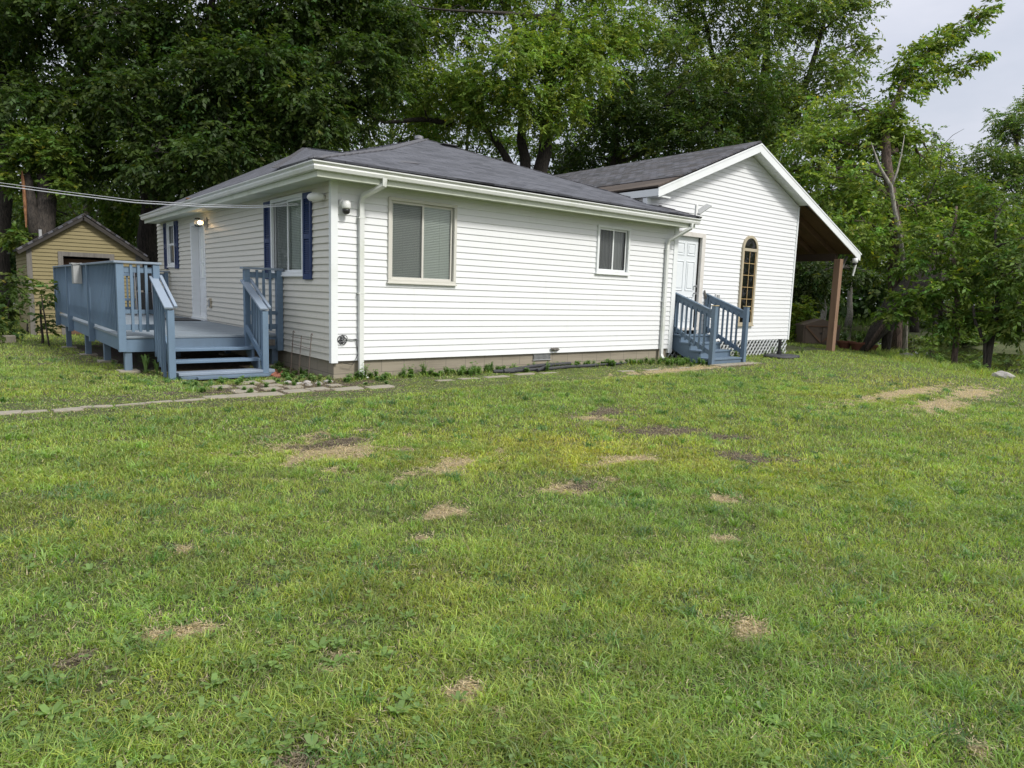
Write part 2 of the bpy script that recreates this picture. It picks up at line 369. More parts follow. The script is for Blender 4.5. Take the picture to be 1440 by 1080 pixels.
def spaced(lo, hi, core0, core1, fine, grow=1.12):
    a = list(np.arange(core0, core1+1e-6, fine)); st = fine
    while a[-1] < hi: st *= grow; a.append(a[-1]+st)
    st = fine
    while a[0] > lo: st *= grow; a.insert(0, a[0]-st)
    return np.array(a)
def grid_mesh(name, xs, ys, zf, mat, kind='structure'):
    X, Y = np.meshgrid(xs, ys, indexing='ij'); Z = zf(X, Y); nx, ny = X.shape
    me = bpy.data.meshes.new(name); V = np.stack([X, Y, Z], -1).reshape(-1, 3)
    i, j = np.meshgrid(np.arange(nx-1), np.arange(ny-1), indexing='ij'); k = (i*ny+j).ravel()
    F = np.stack([k, k+ny, k+ny+1, k+1], -1)
    np_mesh(me, V, F); me.polygons.foreach_set('use_smooth', np.ones(len(F), bool))
    me.materials.append(mat); o = bpy.data.objects.new(name, me); COL.objects.link(o); tag(o, kind=kind); return o
def np_mesh(me, V, F, cols=None):
    n = F.shape[1]; me.vertices.add(len(V)); me.vertices.foreach_set('co', V.astype(np.float32).ravel())
    me.loops.add(F.size); me.loops.foreach_set('vertex_index', F.astype(np.int32).ravel())
    me.polygons.add(len(F)); me.polygons.foreach_set('loop_start', np.arange(0, F.size, n, dtype=np.int32))
    me.polygons.foreach_set('loop_total', np.full(len(F), n, np.int32)) if hasattr(me.polygons[0], 'loop_total') and False else None
    if cols is not None:
        a = me.color_attributes.new('col', 'FLOAT_COLOR', 'POINT'); c = np.ones((len(V), 4), np.float32); c[:, :3] = cols; a.data.foreach_set('color', c.ravel())
    me.update(calc_edges=True)
m, nt, bs = new_mat('lawn_soil'); co = coords(nt)
c = mixc(nt, ramp(nt, noise(nt, 2.2, 8, .7, co), .35, .65), (.065, .105, .026), (.10, .125, .04))
c = mixc(nt, ramp(nt, noise(nt, 9, 8, .75, co), .5, .7), c, (.115, .09, .055))
c = mixc(nt, ramp(nt, noise(nt, 120, 4, .7, co), .35, .7), c, (.05, .045, .02))
wa = nt.nodes.new('ShaderNodeAttribute'); wa.attribute_name = 'wear'; ws = nt.nodes.new('ShaderNodeSeparateColor'); nt.links.new(wa.outputs['Color'], ws.inputs[0])
def brk(src, lo, hi, sc):
    a_ = nt.nodes.new('ShaderNodeMath'); a_.operation = 'ADD'; nt.links.new(src, a_.inputs[0])
    b_ = nt.nodes.new('ShaderNodeMath'); b_.operation = 'MULTIPLY_ADD'; b_.inputs[1].default_value = .9; b_.inputs[2].default_value = -.45; nt.links.new(noise(nt, sc, 8, .8, co), b_.inputs[0])
    nt.links.new(b_.outputs[0], a_.inputs[1]); return ramp(nt, a_.outputs[0], lo, hi)
sandc = mixc(nt, ramp(nt, noise(nt, 70, 6, .8, co), .35, .65), (.24, .185, .11), (.52, .42, .27))
dirtc = mixc(nt, ramp(nt, noise(nt, 45, 6, .8, co), .4, .7), (.055, .042, .032), (.15, .11, .075))
c = mixc(nt, brk(ws.outputs[0], .3, .6, 12), c, sandc); c = mixc(nt, brk(ws.outputs[1], .35, .7, 14), c, dirtc)
nt.links.new(c, bs.inputs['Base Color']); bs.inputs['Roughness'].default_value = 1; bump(nt, bs, noise(nt, 90, 6, .7, co), 1, .02); M['soil'] = m
ground = grid_mesh('ground', spaced(-300, 420, -5.5, 10.5, .05, 1.07), spaced(-120, 420, -9.5, 0, .05, 1.07), gz, M['soil'])
m, nt, bs = new_mat('lake_water'); co = coords(nt, (1, 1, 1))
bs.inputs['Base Color'].default_value = (.030, .036, .014, 1); bs.inputs['Roughness'].default_value = .015; bs.inputs['IOR'].default_value = 1.33; bs.inputs['Specular IOR Level'].default_value = .25
bump(nt, bs, noise(nt, 1.5, 3, .5, co), .02, .01); M['water'] = m
mb = MB(); mb.quad([(-300, -120, -.97), (420, -120, -.97), (420, 420, -.97), (-300, 420, -.97)]); mb.build('lake', 'water', kind='structure')

# bare patches in the lawn: irregular low sheets following the ground
def dirt_mat(name, a, b, sc=5):
    m, nt, bs = new_mat(name); co = coords(nt)
    c = mixc(nt, ramp(nt, noise(nt, sc, 8, .7, co, .4), .45, .62), a, b)
    c = mixc(nt, ramp(nt, noise(nt, 70, 5, .75, co), .4, .7), c, tuple(v*.45 for v in b))
    nt.links.new(c, bs.inputs['Base Color']); bs.inputs['Roughness'].default_value = 1; bump(nt, bs, noise(nt, 60, 6, .8, co), 1, .025); return m
M['sand'] = dirt_mat('sandy_thatch', (.36, .28, .165), (.24, .18, .10)); M['dirt'] = dirt_mat('dark_dirt', (.085, .062, .045), (.17, .12, .08))
PATCH = [  # x, y, rx, ry, angle, material
 (-1.80, -3.90, .42, .28, .05, 'sand'), (-1.66, -3.74, .30, .07, .0, 'dirt'), (1.78, -3.86, .42, .10, .25, 'dirt'), (1.45, -4.0, .25, .07, .2, 'sand'),
 (1.62, -4.86, .40, .10, -.3, 'dirt'), (2.0, -5.3, .22, .08, -.5, 'dirt'), (1.45, -6.0, .30, .09, -.6, 'dirt'), (7.9, -4.83, 1.7, .14, .02, 'sand'), (7.2, -5.65, .8, .12, .1, 'sand'),
 (9.4, -5.4, .9, .12, .1, 'sand'), (-1.84, -5.77, .15, .05, .3, 'sand'), (-.65, -5.83, .26, .055, -.2, 'sand'), (-.55, -5.86, .12, .04, -.2, 'dirt'), (.14, -6.61, .10, .05, 0, 'sand'),
 (-3.57, -6.49, .15, .022, -.3, 'sand'), (-3.70, -6.45, .06, .03, 0, 'sand'), (-1.51, -7.92, .07, .035, .2, 'sand'), (-2.86, -7.53, .06, .025, .4, 'sand'), (-2.87, -7.74, .03, .02, 0, 'sand'),
 (-3.97, -6.48, .07, .03, 0, 'dirt'), (-3.53, -7.53, .05, .03, 0, 'dirt'), (-1.63, -8.85, .03, .02, 0, 'sand'), (-1.1, -4.85, .35, .05, .2, 'sand'), (.3, -5.5, .3, .03, -.2, 'sand'),
 (-2.2, -6.1, .05, .02, .5, 'sand'), (-.6, -7.1, .05, .02, .5, 'sand'), (-3.2, -7.1, .04, .015, .1, 'sand'), (-3.4, -5.6, .06, .02, 0, 'sand'), (2.4, -.15, 2.9, .10, 0, 'dirt'), (-.8, -.45, 1.0, .32, 0, 'dirt'), (-.15, 1.2, .35, .9, 0, 'dirt'), (8.6, -1.25, .6, .08, .05, 'dirt'), (6.6, -1.35, 1.4, .08, .1, 'sand'), (-1.2, 5.2, 1.2, 3.3, 0, 'dirt')]
def patch_q(X, Y, grow=1.0, add=0.05):
    # lowest normalised distance to a sand patch and to a dirt patch
    qs = np.full(X.shape, 9.); qd = np.full(X.shape, 9.)
    for (x, y, rx, ry, a, mt) in PATCH:
        if rx < 1.5: dc = math.hypot(x+4.28, y+9.5); rx, ry = rx*.95, ry*1.15+.008*dc
        k = np.abs(X-x)+np.abs(Y-y) < 3*(rx+ry)+1
        if not k.any(): continue
        ca, sa = math.cos(a), math.sin(a); dx, dy = X[k]-x, Y[k]-y
        wq = 1+.6*wob(X[k]*9, Y[k]*9, 1, x)+.40*wob(X[k]*23, Y[k]*23, 1, y)+.25*wob(X[k]*60, Y[k]*60, 1, y)
        q = np.sqrt(((dx*ca+dy*sa)/rx)**2+((-dx*sa+dy*ca)/ry)**2)*np.clip(wq, .4, 2)
        t = qs if mt == 'sand' else qd; t[k] = np.minimum(t[k], q)
    return qs, qd
nv = len(ground.data.vertices); co_ = np.empty(nv*3, np.float32); ground.data.vertices.foreach_get('co', co_); co_ = co_.reshape(-1, 3).astype(float)
qs, qd = patch_q(co_[:, 0], co_[:, 1])
at_ = ground.data.color_attributes.new('wear', 'FLOAT_COLOR', 'POINT'); cc_ = np.ones((nv, 4), np.float32)
cc_[:, 0] = np.clip(1.6-qs, 0, 1); cc_[:, 1] = np.clip(1.6-qd, 0, 1); cc_[:, 2] = 0; at_.data.foreach_set('color', cc_.ravel())

# ------------------------------------------------------------------ the house
house = thing('house', 'white vinyl sided single storey house with a grey hip roof and a taller gabled addition', 'house', (4, 3, -.27))
WT = 2.60                                       # wall height to the soffit
LA, LB = 7.83, 10.93
# openings cut in the siding
opA = [(.93, 2.10, 1.23, 2.43), (5.46, 6.31, 1.57, 2.41)]
opB = [(1.03, 2.34, 1.30, 2.47), (6.50, 7.50, -.3, 2.36), (9.06, 9.72, 1.52, 2.52)]
opC = [(8.0, 8.93, -.3, 2.46)]
siding(mapA, 0, WT+.02, lambda z: (.05, LA-.04), opA).build('wall', 'siding', house, 'long white clapboard wall with two sliding windows')
siding(mapB, 0, WT+.02, lambda z: (.05, LB), opB, proud=.026, seed=2).build('wall', 'siding_beige', house, 'shaded clapboard end wall with the glazed door')
RZ, RX, RS = 4.57, 10.5, .402                   # gable peak of the addition
def gband(z):
    l = RX-(RZ-z)/RS; r = RX+(RZ-z)/RS
    return (max(7.02 if z > 2.55 else 7.88, l), min(12.95, r))
siding(mapC, .12, RZ, gband, opC, seed=3).build('wall', 'siding_gable', house, 'white clapboard gable wall with door and arched window')
# unseen inner cores, added to stop light leaking through the walls
MB().box((.17, .17, -.25), (7.9, 10.8, 2.59)).build('inner_core', 'room', house)
mb = MB(); y0 = .32
for z0, l, r in ((.1, 7.1, 12.9),): mb.box((l, y0, z0), (r, 12, 3.4))
mb.v += [Vector(p) for p in ((7.1, y0, 3.4), (12.9, y0, 3.4), (RX, y0, 4.45), (7.1, 12, 3.4), (12.9, 12, 3.4), (RX, 12, 4.45))]
k = len(mb.v)-6; mb.f += [(k, k+1, k+2), (k+3, k+4, k+5), (k, k+2, k+5, k+3), (k+1, k+2, k+5, k+4)]; mb.uv += [[(0, 0)]*3]*2+[[(0, 0)]*4]*2
mb.build('inner_core', 'room', house)
MB(lambda u, n, z: (12.95+n, u, z)).quad([(.1, 0, .12), (12, 0, .12), (12, 0, 3.6), (.1, 0, 3.6)]).build('wall', 'siding_gable', house, 'end wall of the addition under the porch roof')
MB().quad([(0, LB, 0), (8, LB, 0), (8, LB, WT), (0, LB, WT)]).build('wall', 'siding_beige', house, 'rear wall away from the lawn')
# foundation
def uvbox(mb, p0, p1, z0, z1, L): mb.quad([(*p0, z0), (*p1, z0), (*p1, z1), (*p0, z1)], [(0, z0), (L, z0), (L, z1), (0, z1)])
mb = MB(); uvbox(mb, (.03, .03), (7.8, .03), -.6, .02, 7.8); uvbox(mb, (.03, 11), (.03, .03), -.6, .02, 11)
mb.build('foundation', 'block', house)
mb = MB(mapA); mb.box((3.93, -.04, -.125), (4.36, -.02, -.015)); mb.build('crawl_vent', 'dark', house)
mb = MB(mapA)
for i in range(14): mb.box((3.94+i*.03, -.022, -.12), (3.952+i*.03, -.008, -.02))
mb.box((3.92, -.022, -.02), (4.37, -.004, -.008)); mb.box((3.92, -.022, -.13), (4.37, -.004, -.118))
mb.build('vent_grille', 'grey_plastic', house)
# lattice skirt under the addition
mb = MB(mapC)
def clipseg(x0, x1, z0, z1, cx, s):
    pts = []
    for z in (z0, z1): pts.append((cx+s*(z-z0), z))
    (xa, za), (xb, zb) = pts
    if xa > xb: (xa, za), (xb, zb) = (xb, zb), (xa, za)
    if xb < x0 or xa > x1: return None
    if xa < x0: za += (zb-za)*(x0-xa)/(xb-xa); xa = x0
    if xb > x1: zb = za+(zb-za)*(x1-xa)/(xb-xa); xb = x1
    return (xa, za), (xb, zb)
for s, n in ((1, .012), (-1, .005)):
    cx = 7.2
    while cx < 13.8:
        c = clipseg(7.86, 12.9, -.36, .115, cx, s*.9)
        if c and abs(c[0][0]-c[1][0]) > .02: mb.beam((c[0][0], n, c[0][1]), (c[1][0], n, c[1][1]), .007, .034, up=(0, 1, 0))
        cx += .15
mb.build('lattice_skirt', 'trim', house)
MB(mapC).box((7.86, -.12, -.5), (12.9, -.11, .118)).build('crawl_space', 'dark', house)
# corner boards
mb = MB(mapA); mb.box((-.032, -.05, -.03), (.075, .032, WT)); mb.build('corner_board', 'trim', house, bevel=.004)
mb = MB(mapA); mb.box((LA-.06, -.14, -.10), (LA+.075, .028, WT)); mb.build('corner_board', 'trim', house, bevel=.004)
mb = MB(mapC); mb.box((12.93, -.08, .1), (12.985, .03, 3.56)); mb.build('corner_board', 'trim', house, bevel=.004)
mb = MB(mapC); mb.box((6.93, -.08, 2.86), (7.06, .04, 3.13)); mb.build('corner_board', 'trim', house, bevel=.004)
# soffit, fascia, gutter along the two eaves
YB, XA = 10.55, 8.02
mb = MB()
mb.quad([(-.36, -.36, 2.585), (XA-.05, -.36, 2.585), (XA-.05, .02, 2.60), (.02, .02, 2.60)])
mb.quad([(-.36, -.36, 2.585), (-.36, YB, 2.585), (.02, YB, 2.60), (.02, .02, 2.60)])
mb.build('soffit', 'trim_green', house)
mb = MB(); mb.box((-.385, -.385, 2.565), (XA-.06, -.36, 2.74)); mb.box((-.385, -.36, 2.565), (-.36, YB, 2.74)); mb.box((-.36, YB-.02, 2.58), (.0, YB, 2.75))
mb.build('fascia', 'trim_green', house)
prof = [(.387, 2.742), (.387, 2.648), (.415, 2.640), (.455, 2.648), (.470, 2.690), (.462, 2.715), (.495, 2.742), (.495, 2.758), (.480, 2.758), (.480, 2.748), (.45, 2.72), (.40, 2.66)]
mb = MB(); k = 0
n = len(prof)
for st in range(3):
    for (o_, z) in prof:
        mb.v.append(Vector((-o_, YB+.02, z)) if st == 0 else Vector((-o_, -o_, z)) if st == 1 else Vector((XA, -o_, z)))
for st in range(2):
    for i in range(n):
        mb.f.append((st*n+i, st*n+(i+1) % n, (st+1)*n+(i+1) % n, (st+1)*n+i)); mb.uv.append([(0, 0)]*4)
mb.f += [tuple(range(8)), tuple(2*n+i for i in range(8))]; mb.uv += [[(0, 0)]*8]*2
mb.build('gutter', 'gutter', house)
# downspouts
def dspout(u, ue, ztop, mid, bot, lab):
    mb = MB(mapA); w_, d_ = .075, .055
    pts = [(ue, .435, 2.66), (ue, .43, 2.56), (u+.01, .10, ztop), (u, .062, ztop-.10), (u, .062, bot+.06), (u-.0, .10, bot-.02), (u+.03, .20, bot-.075)]
    P = [mb._p(p) for p in pts]; sec = []
    for i, p in enumerate(P):
        d = (P[min(i+1, len(P)-1)]-P[max(i-1, 0)]).normalized(); a = Vector((1, 0, 0)); a = (a-d*a.dot(d)).normalized(); b = d.cross(a)
        k = len(mb.v)
        for s_, t_ in ((-1, -1), (1, -1), (1, 1), (-1, 1)): mb.v.append(p+a*(w_/2*s_)+b*(d_/2*t_))
        if i:
            for j in range(4): mb.f.append((k-4+j, k-4+(j+1) % 4, k+(j+1) % 4, k+j)); mb.uv.append([(0, 0)]*4)
    o = mb.build('downspout', 'gutter', house, lab, bevel=.006)
    for z in (1.0, 2.1): MB(mapA).box((u-.055, .018, z), (u+.055, .092, z+.018)).build('bracket', 'gutter', o)
    return o
dspout(.43, .60, 2.42, 0, -.20, 'downspout beside the front corner'); dspout(7.50, 7.78, 2.30, 0, -.17, 'downspout beside the addition door')
# roof planes (uv: metres along eave / up slope)
def roof_face(mb, pts, thick=.03):
    pts = [Vector(p) for p in pts]; nrm = (pts[1]-pts[0]).cross(pts[2]-pts[0]).normalized()
    if nrm.z < 0: nrm = -nrm
    u = Vector((0, 0, 1)).cross(nrm).normalized(); v = nrm.cross(u)
    mb.quad([tuple(p) for p in pts], [(p.dot(u), p.dot(v)) for p in pts])
E0 = (-.44, -.44, 2.775); P1 = (3.78, 3.72, 4.30); P2 = (2.35, 6.6, 4.30); SD = (2.45, 4.88, 3.98); H2 = (-.44, .86, 2.79); B1 = (-.44, YB, 2.775)
ER = (8.04, -.44, 2.775); P3 = (3.9, 7.6, 4.30); RB = (8.1, 11, 2.775); ME = (3.6, -.44, 2.80); HM = (1.75, 1.62, 3.50)
mb = MB()
roof_face(mb, [E0, ME, P1, HM]); roof_face(mb, [ME, ER, P1])
roof_face(mb, [E0, HM, SD]); roof_face(mb, [HM, P1, SD]); roof_face(mb, [E0, SD, P2]); roof_face(mb, [E0, P2, H2]); roof_face(mb, [H2, P2, B1])
roof_face(mb, [SD, P1, P3]); roof_face(mb, [SD, P3, P2]); roof_face(mb, [P2, P3, RB, B1]); roof_face(mb, [ER, RB, P3, P1])
roof = mb.build('roof', 'shingle', house, 'old grey shingle hip roof of the main part')
sol = roof.modifiers.new('t', 'SOLIDIFY'); sol.thickness = .03; sol.offset = -1
for a, b in ((E0, HM), (HM, P1), (P1, ER), (P2, H2)):
    mb = MB(); a, b = Vector(a), Vector(b); nseg = max(2, int((b-a).length/.28))
    for i in range(nseg):
        p, q = a.lerp(b, i/nseg), a.lerp(b, (i+1.1)/nseg); mb.beam(p+Vector((0, 0, .012)), q+Vector((0, 0, .024)), .2, .012)
    mb.build('ridge_cap', 'ridgecap', roof)
# lifted, torn shingles near the eave
for (x, y, a) in ((2.55, -.18, .2), (2.85, -.22, -.1), (3.1, -.25, .1), (1.4, .35, .3), (7.2, -.3, .0), (7.6, -.36, .05)):
    z = 2.775+.366*(y+.44)+.015
    MB().beam((x-.22, y, z), (x+.22, y+.05*a, z+.03), .16, .008, up=(0, -.3, 1)).build('loose_shingle', 'ridgecap', roof)
# vents on the roof
p = (4.05, 3.4, 4.06)
mb = MB(); mb.box((3.95, 3.15, 4.06), (4.20, 3.42, 4.15)); mb.box((3.90, 3.10, 4.15), (4.25, 3.46, 4.18)); mb.build('roof_vent', 'black', roof, bevel=.01)
mb = MB(); mb.lathe((3.74, 3.86, 4.18), [(.06, 0), (.06, .14), (.10, .15), (.10, .21), (.05, .23)], 14); mb.build('flue_cap', 'steel', roof, smooth=False)
# ---- roof of the addition
FY0, FY1 = -.20, 12.0; XL, XR = 6.93, 16.02; zr = lambda x: 4.755-.398*abs(x-RX)
mb = MB()
xm = 7.55
roof_face(mb, [(xm, FY0, zr(xm)), (xm, FY1, zr(xm)), (RX, FY1, zr(RX)), (RX, FY0, zr(RX))]); roof_face(mb, [(XR, FY0, zr(XR)), (XR, FY1, zr(XR)), (RX, FY1, zr(RX)), (RX, FY0, zr(RX))])
r2 = mb.build('roof', 'shingle_new', house, 'slate coloured shingle gable roof of the addition')
s_ = r2.modifiers.new('t', 'SOLIDIFY'); s_.thickness = .035; s_.offset = -1
mb = MB(); zz = lambda x: zr(x)-.012
mb.quad([(XL, FY0, zz(XL)), (xm+.05, FY0, zz(xm+.05)), (xm+.05, FY1, zz(xm+.05)), (XL, FY1, zz(XL))]); fe = mb.build('roof_felt', 'felt', house, 'bare brown felt strip along the low edge of the slate roof')
s_ = fe.modifiers.new('t', 'SOLIDIFY'); s_.thickness = .03; s_.offset = -1
mb = MB(); mb.box((XL-.02, FY0-.02, zr(XL)-.19), (XL+.01, FY1, zr(XL)-.05)); mb.build('fascia', 'trim', house)
mb = MB(); mb.box((6.985, .12, 2.85), (7.0, 3.2, zr(XL)-.06)); mb.build('knee_board', 'old_board', house)
mb = MB(); mb.box((XL, FY0+.02, zr(XL)-.20), (7.35, .11, zr(XL)-.17)); mb.build('soffit', 'trim', house)
# rake boards
def rake(x0, x1, dz, hgt, y, th):
    mb = MB(); a, b = zr(x0)-dz, zr(x1)-dz
    vs = [(x0, y, a), (x1, y, b), (x1, y, b-hgt), (x0, y, a-hgt)]
    k = len(mb.v); mb.v += [Vector(v) for v in vs]+[Vector((v[0], v[1]+th, v[2])) for v in vs]
    for f in ((0, 1, 2, 3), (7, 6, 5, 4), (0, 4, 5, 1), (1, 5, 6, 2), (2, 6, 7, 3), (3, 7, 4, 0)): mb.f.append(tuple(k+i for i in f)); mb.uv.append([(0, 0)]*4)
    return mb
rake(XL, RX, .03, .19, FY0-.012, .025).build('rake_board', 'trim', house, 'rake board on the left slope'); rake(RX, XR-.05, .03, .215, FY0-.012, .025).build('rake_board', 'trim', house, 'long rake board over the porch')
rake(XL, RX, .028, .035, FY0-.022, .01).build('drip_edge', 'trim', house); rake(RX, XR, .028, .035, FY0-.022, .01).build('drip_edge', 'trim', house)
mb = MB(); dz = .175
mb.quad([(XL, FY0+.013, zr(XL)-dz), (RX, FY0+.013, zr(RX)-dz), (RX, .125, zr(RX)-dz), (XL, .125, zr(XL)-dz)])
mb.quad([(RX, FY0+.013, zr(RX)-dz), (13.0, FY0+.013, zr(13.0)-dz), (13.0, .125, zr(13.0)-dz), (RX, .125, zr(RX)-dz)])
for i in range(26):   # grooves of the vented soffit
    x = RX+.1*i
    if x < 12.9: mb.box((x, FY0+.014, zr(x)-dz-.006), (x+.012, .12, zr(x)-dz-.001))
mb.build('soffit', 'trim', house, 'white soffit under the gable overhang')
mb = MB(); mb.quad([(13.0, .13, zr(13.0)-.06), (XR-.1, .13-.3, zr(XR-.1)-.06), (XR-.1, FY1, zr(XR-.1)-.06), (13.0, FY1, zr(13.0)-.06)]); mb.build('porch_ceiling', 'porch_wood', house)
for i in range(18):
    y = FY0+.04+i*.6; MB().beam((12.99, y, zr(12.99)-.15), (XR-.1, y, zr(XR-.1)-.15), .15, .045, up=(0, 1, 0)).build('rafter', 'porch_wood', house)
MB().box((15.22, .17, 2.30), (15.34, FY1, 2.50)).build('porch_beam', 'porch_shade', house)
mb = MB(); mb.box((15.19, -.02, -.27), (15.37, .16, 2.35)); mb.build('porch_post', 'cedar', house, 'reddish timber post holding up the porch roof', bevel=.008)
mb = MB(); mb.box((15.2, 6.0, -.27), (15.36, 6.16, 2.35)); mb.build('porch_post', 'cedar', house, bevel=.008)
MB().beam((15.36, .07, 1.95), (15.75, .07, 2.45), .06, .05, up=(0, 1, 0)).build('brace', 'weathered', house)
MB().tube([(15.85, -.15, 2.50), (15.85, -.15, 2.2), (15.80, -.12, 1.9)], .028, 10).build('downspout', 'gutter', house, 'short downspout stub at the porch corner')

# ---- windows
def window(mp, u0, u1, z0, z1, lab, frame='trim', slider=True, casing=.04, depth=.12, left='screen', right='blind'):
    W = MB(mp); o_ = casing
    W.box((u0-o_, 0, z1-.01), (u1+o_, .045, z1+o_)); W.box((u0-o_, 0, z0-o_), (u1+o_, .045, z0+.01))
    W.box((u0-o_, 0, z0+.01), (u0+.01, .045, z1-.01)); W.box((u1-.01, 0, z0+.01), (u1+o_, .045, z1-.01))
    W.box((u0-o_-.015, .0, z0-o_-.02), (u1+o_+.015, .06, z0-o_+.004))
    fr = W.build('window', frame, house, lab, bevel=.004)
    s = MB(mp); um = (u0+u1)/2 if slider else None; t = .035
    def sash(a, b, n):
        s.box((a, n-.02, z0+.01), (a+t, n, z1-.01)); s.box((b-t, n-.02, z0+.01), (b, n, z1-.01)); s.box((a+t, n-.02, z0+.01), (b-t, n, z0+.01+t)); s.box((a+t, n-.02, z1-.01-t), (b-t, n, z1-.01))
    if slider: sash(u0+.01, um+t/2, .012); sash(um-t/2+.001, u1-.01, -.012)
    s.build('sash', frame, fr, bevel=.002)
    L = MB(mp)                                   # liner and room back, coloured pale to brighten the blinds
    d = -depth
    L.quad([(u0, 0, z0), (u0, d, z0), (u0, d, z1), (u0, 0, z1)]); L.quad([(u1, 0, z0), (u1, d, z0), (u1, d, z1), (u1, 0, z1)])
    L.quad([(u0, 0, z0), (u1, 0, z0), (u1, d, z0), (u0, d, z0)]); L.quad([(u0, 0, z1), (u1, 0, z1), (u1, d, z1), (u0, d, z1)])
    L.quad([(u0, d, z0), (u1, d, z0), (u1, d, z1), (u0, d, z1)]); L.build('reveal', 'curtain', fr, normals=False)
    g = MB(mp)
    if slider: g.quad([(u0+.04, .0, z0+.04), (um-.01, .0, z0+.04), (um-.01, .0, z1-.04), (u0+.04, .0, z1-.04)]); g.quad([(um+.02, -.022, z0+.04), (u1-.04, -.022, z0+.04), (u1-.04, -.022, z1-.04), (um+.02, -.022, z1-.04)])
    g.build('pane', 'glass', fr, normals=False)
    return fr
def blinds(mp, fr, u0, u1, z0, z1, n=-.045, mat='blind', step=.026, tilt=.016):
    b = MB(mp); z = z0
    while z < z1-.01:
        b.quad([(u0, n+.006, z), (u1, n+.006, z), (u1, n-.006, z+tilt+.006), (u0, n-.006, z+tilt+.006)]); z += step
    for u in (u0+(u1-u0)*.2, u0+(u1-u0)*.8): b.box((u, n+.012, z0), (u+.003, n+.014, z1))
    b.box((u0, n-.015, z1-.03), (u1, n+.02, z1)); b.build('blind', mat, fr, normals=False)
fr = window(mapA, .93, 2.10, 1.23, 2.43, 'large two-pane sliding window nearest the corner', frame='beige_frame')
blinds(mapA, fr, .95, 2.08, 1.25, 2.41); MB(mapA).quad([(.98, -.03, 1.27), (1.50, -.03, 1.27), (1.50, -.03, 2.39), (.98, -.03, 2.39)])
def screen_mat():
    m = bpy.data.materials.new('screen_mesh'); m.use_nodes = True; nt = m.node_tree; nt.nodes.clear()
    o = nt.nodes.new('ShaderNodeOutputMaterial'); t = nt.nodes.new('ShaderNodeBsdfTransparent'); d = nt.nodes.new('ShaderNodeBsdfDiffuse'); d.inputs[0].default_value = (.10, .105, .11, 1)
    mm = nt.nodes.new('ShaderNodeMixShader'); mm.inputs[0].default_value = .33; nt.links.new(t.outputs[0], mm.inputs[1]); nt.links.new(d.outputs[0], mm.inputs[2]); nt.links.new(mm.outputs[0], o.inputs[0]); return m
M['mesh'] = screen_mat()
MB(mapA).quad([(.985, .016, 1.28), (1.49, .016, 1.28), (1.49, .016, 2.385), (.985, .016, 2.385)]).build('insect_screen', 'mesh', fr, normals=False)
fr = window(mapA, 5.46, 6.31, 1.57, 2.41, 'small two-pane sliding window near the addition', casing=.042)
c = MB(mapA); k = 30
for i in range(k):
    a, b = 5.49+.79*i/k, 5.49+.79*(i+1)/k; c.quad([(a, -.08+.012*math.sin(i*1.9), 1.6), (b, -.08+.012*math.sin((i+1)*1.9), 1.6), (b, -.08+.012*math.sin((i+1)*1.9), 2.4), (a, -.08+.012*math.sin(i*1.9), 2.4)])
c.build('curtain', 'curtain', fr, normals=False)
MB(mapA).quad([(5.51, .016, 1.62), (5.86, .016, 1.62), (5.86, .016, 2.36), (5.51, .016, 2.36)]).build('insect_screen', 'mesh', fr, normals=False)
fr = window(mapB, 1.03, 2.34, 1.30, 2.47, 'two-pane sliding window between the navy shutters beside the corner', casing=.045)
blinds(mapB, fr, 1.05, 2.32, 1.32, 2.45); MB(mapB).quad([(1.72, .016, 1.34), (2.30, .016, 1.34), (2.30, .016, 2.42), (1.72, .016, 2.42)]).build('insect_screen', 'mesh', fr, normals=False)
fr = window(mapB, 9.06, 9.72, 1.52, 2.52, 'narrow hung window at the far end of the deck', slider=False, casing=.05)
s = MB(mapB)
for z0, z1, n in ((1.53, 2.03, .0), (2.0, 2.51, .018)):
    s.box((9.07, n-.02, z0), (9.11, n, z1)); s.box((9.67, n-.02, z0), (9.71, n, z1)); s.box((9.11, n-.02, z0), (9.67, n, z0+.045)); s.box((9.11, n-.02, z1-.04), (9.67, n, z1))
s.build('sash', 'trim', fr, bevel=.002); MB(mapB).quad([(9.1, -.012, 1.56), (9.68, -.012, 1.56), (9.68, -.012, 2.48), (9.1, -.012, 2.48)]).build('pane', 'glass', fr, normals=False)
MB(mapB).quad([(9.08, -.05, 2.05), (9.7, -.05, 2.05), (9.7, -.05, 2.5), (9.08, -.05, 2.5)]).build('curtain', 'curtain', fr, normals=False)
# shutters
def shutter(u0, u1, z0, z1):
    s = MB(mapB); n0, n1 = .018, .05; st = .05; zm = (z0+z1)/2
    s.box((u0, n0, z0), (u0+st, n1, z1)); s.box((u1-st, n0, z0), (u1, n1, z1))
    for a, b in ((z0, z0+.09), (zm-.04, zm+.04), (z1-.09, z1)): s.box((u0+st, n0, a), (u1-st, n1, b))
    sh = s.build('shutter', 'navy', house, bevel=.003)
    l = MB(mapB); l.box((u0+st, n0, z0+.09), (u1-st, n0+.006, z1-.09)); z = z0+.10
    while z < z1-.11:
        if not zm-.06 < z < zm+.03: l.quad([(u0+st, n1-.005, z), (u1-st, n1-.005, z), (u1-st, n0+.008, z+.028), (u0+st, n0+.008, z+.028)])
        z += .032
    l.build('louvres', 'navy', sh, normals=False)
for u0, u1 in ((.67, .98), (2.39, 2.70)): shutter(u0, u1, 1.19, 2.50)
for u0, u1 in ((8.70, 9.00), (9.78, 10.10)): shutter(u0, u1, 1.42, 2.56)
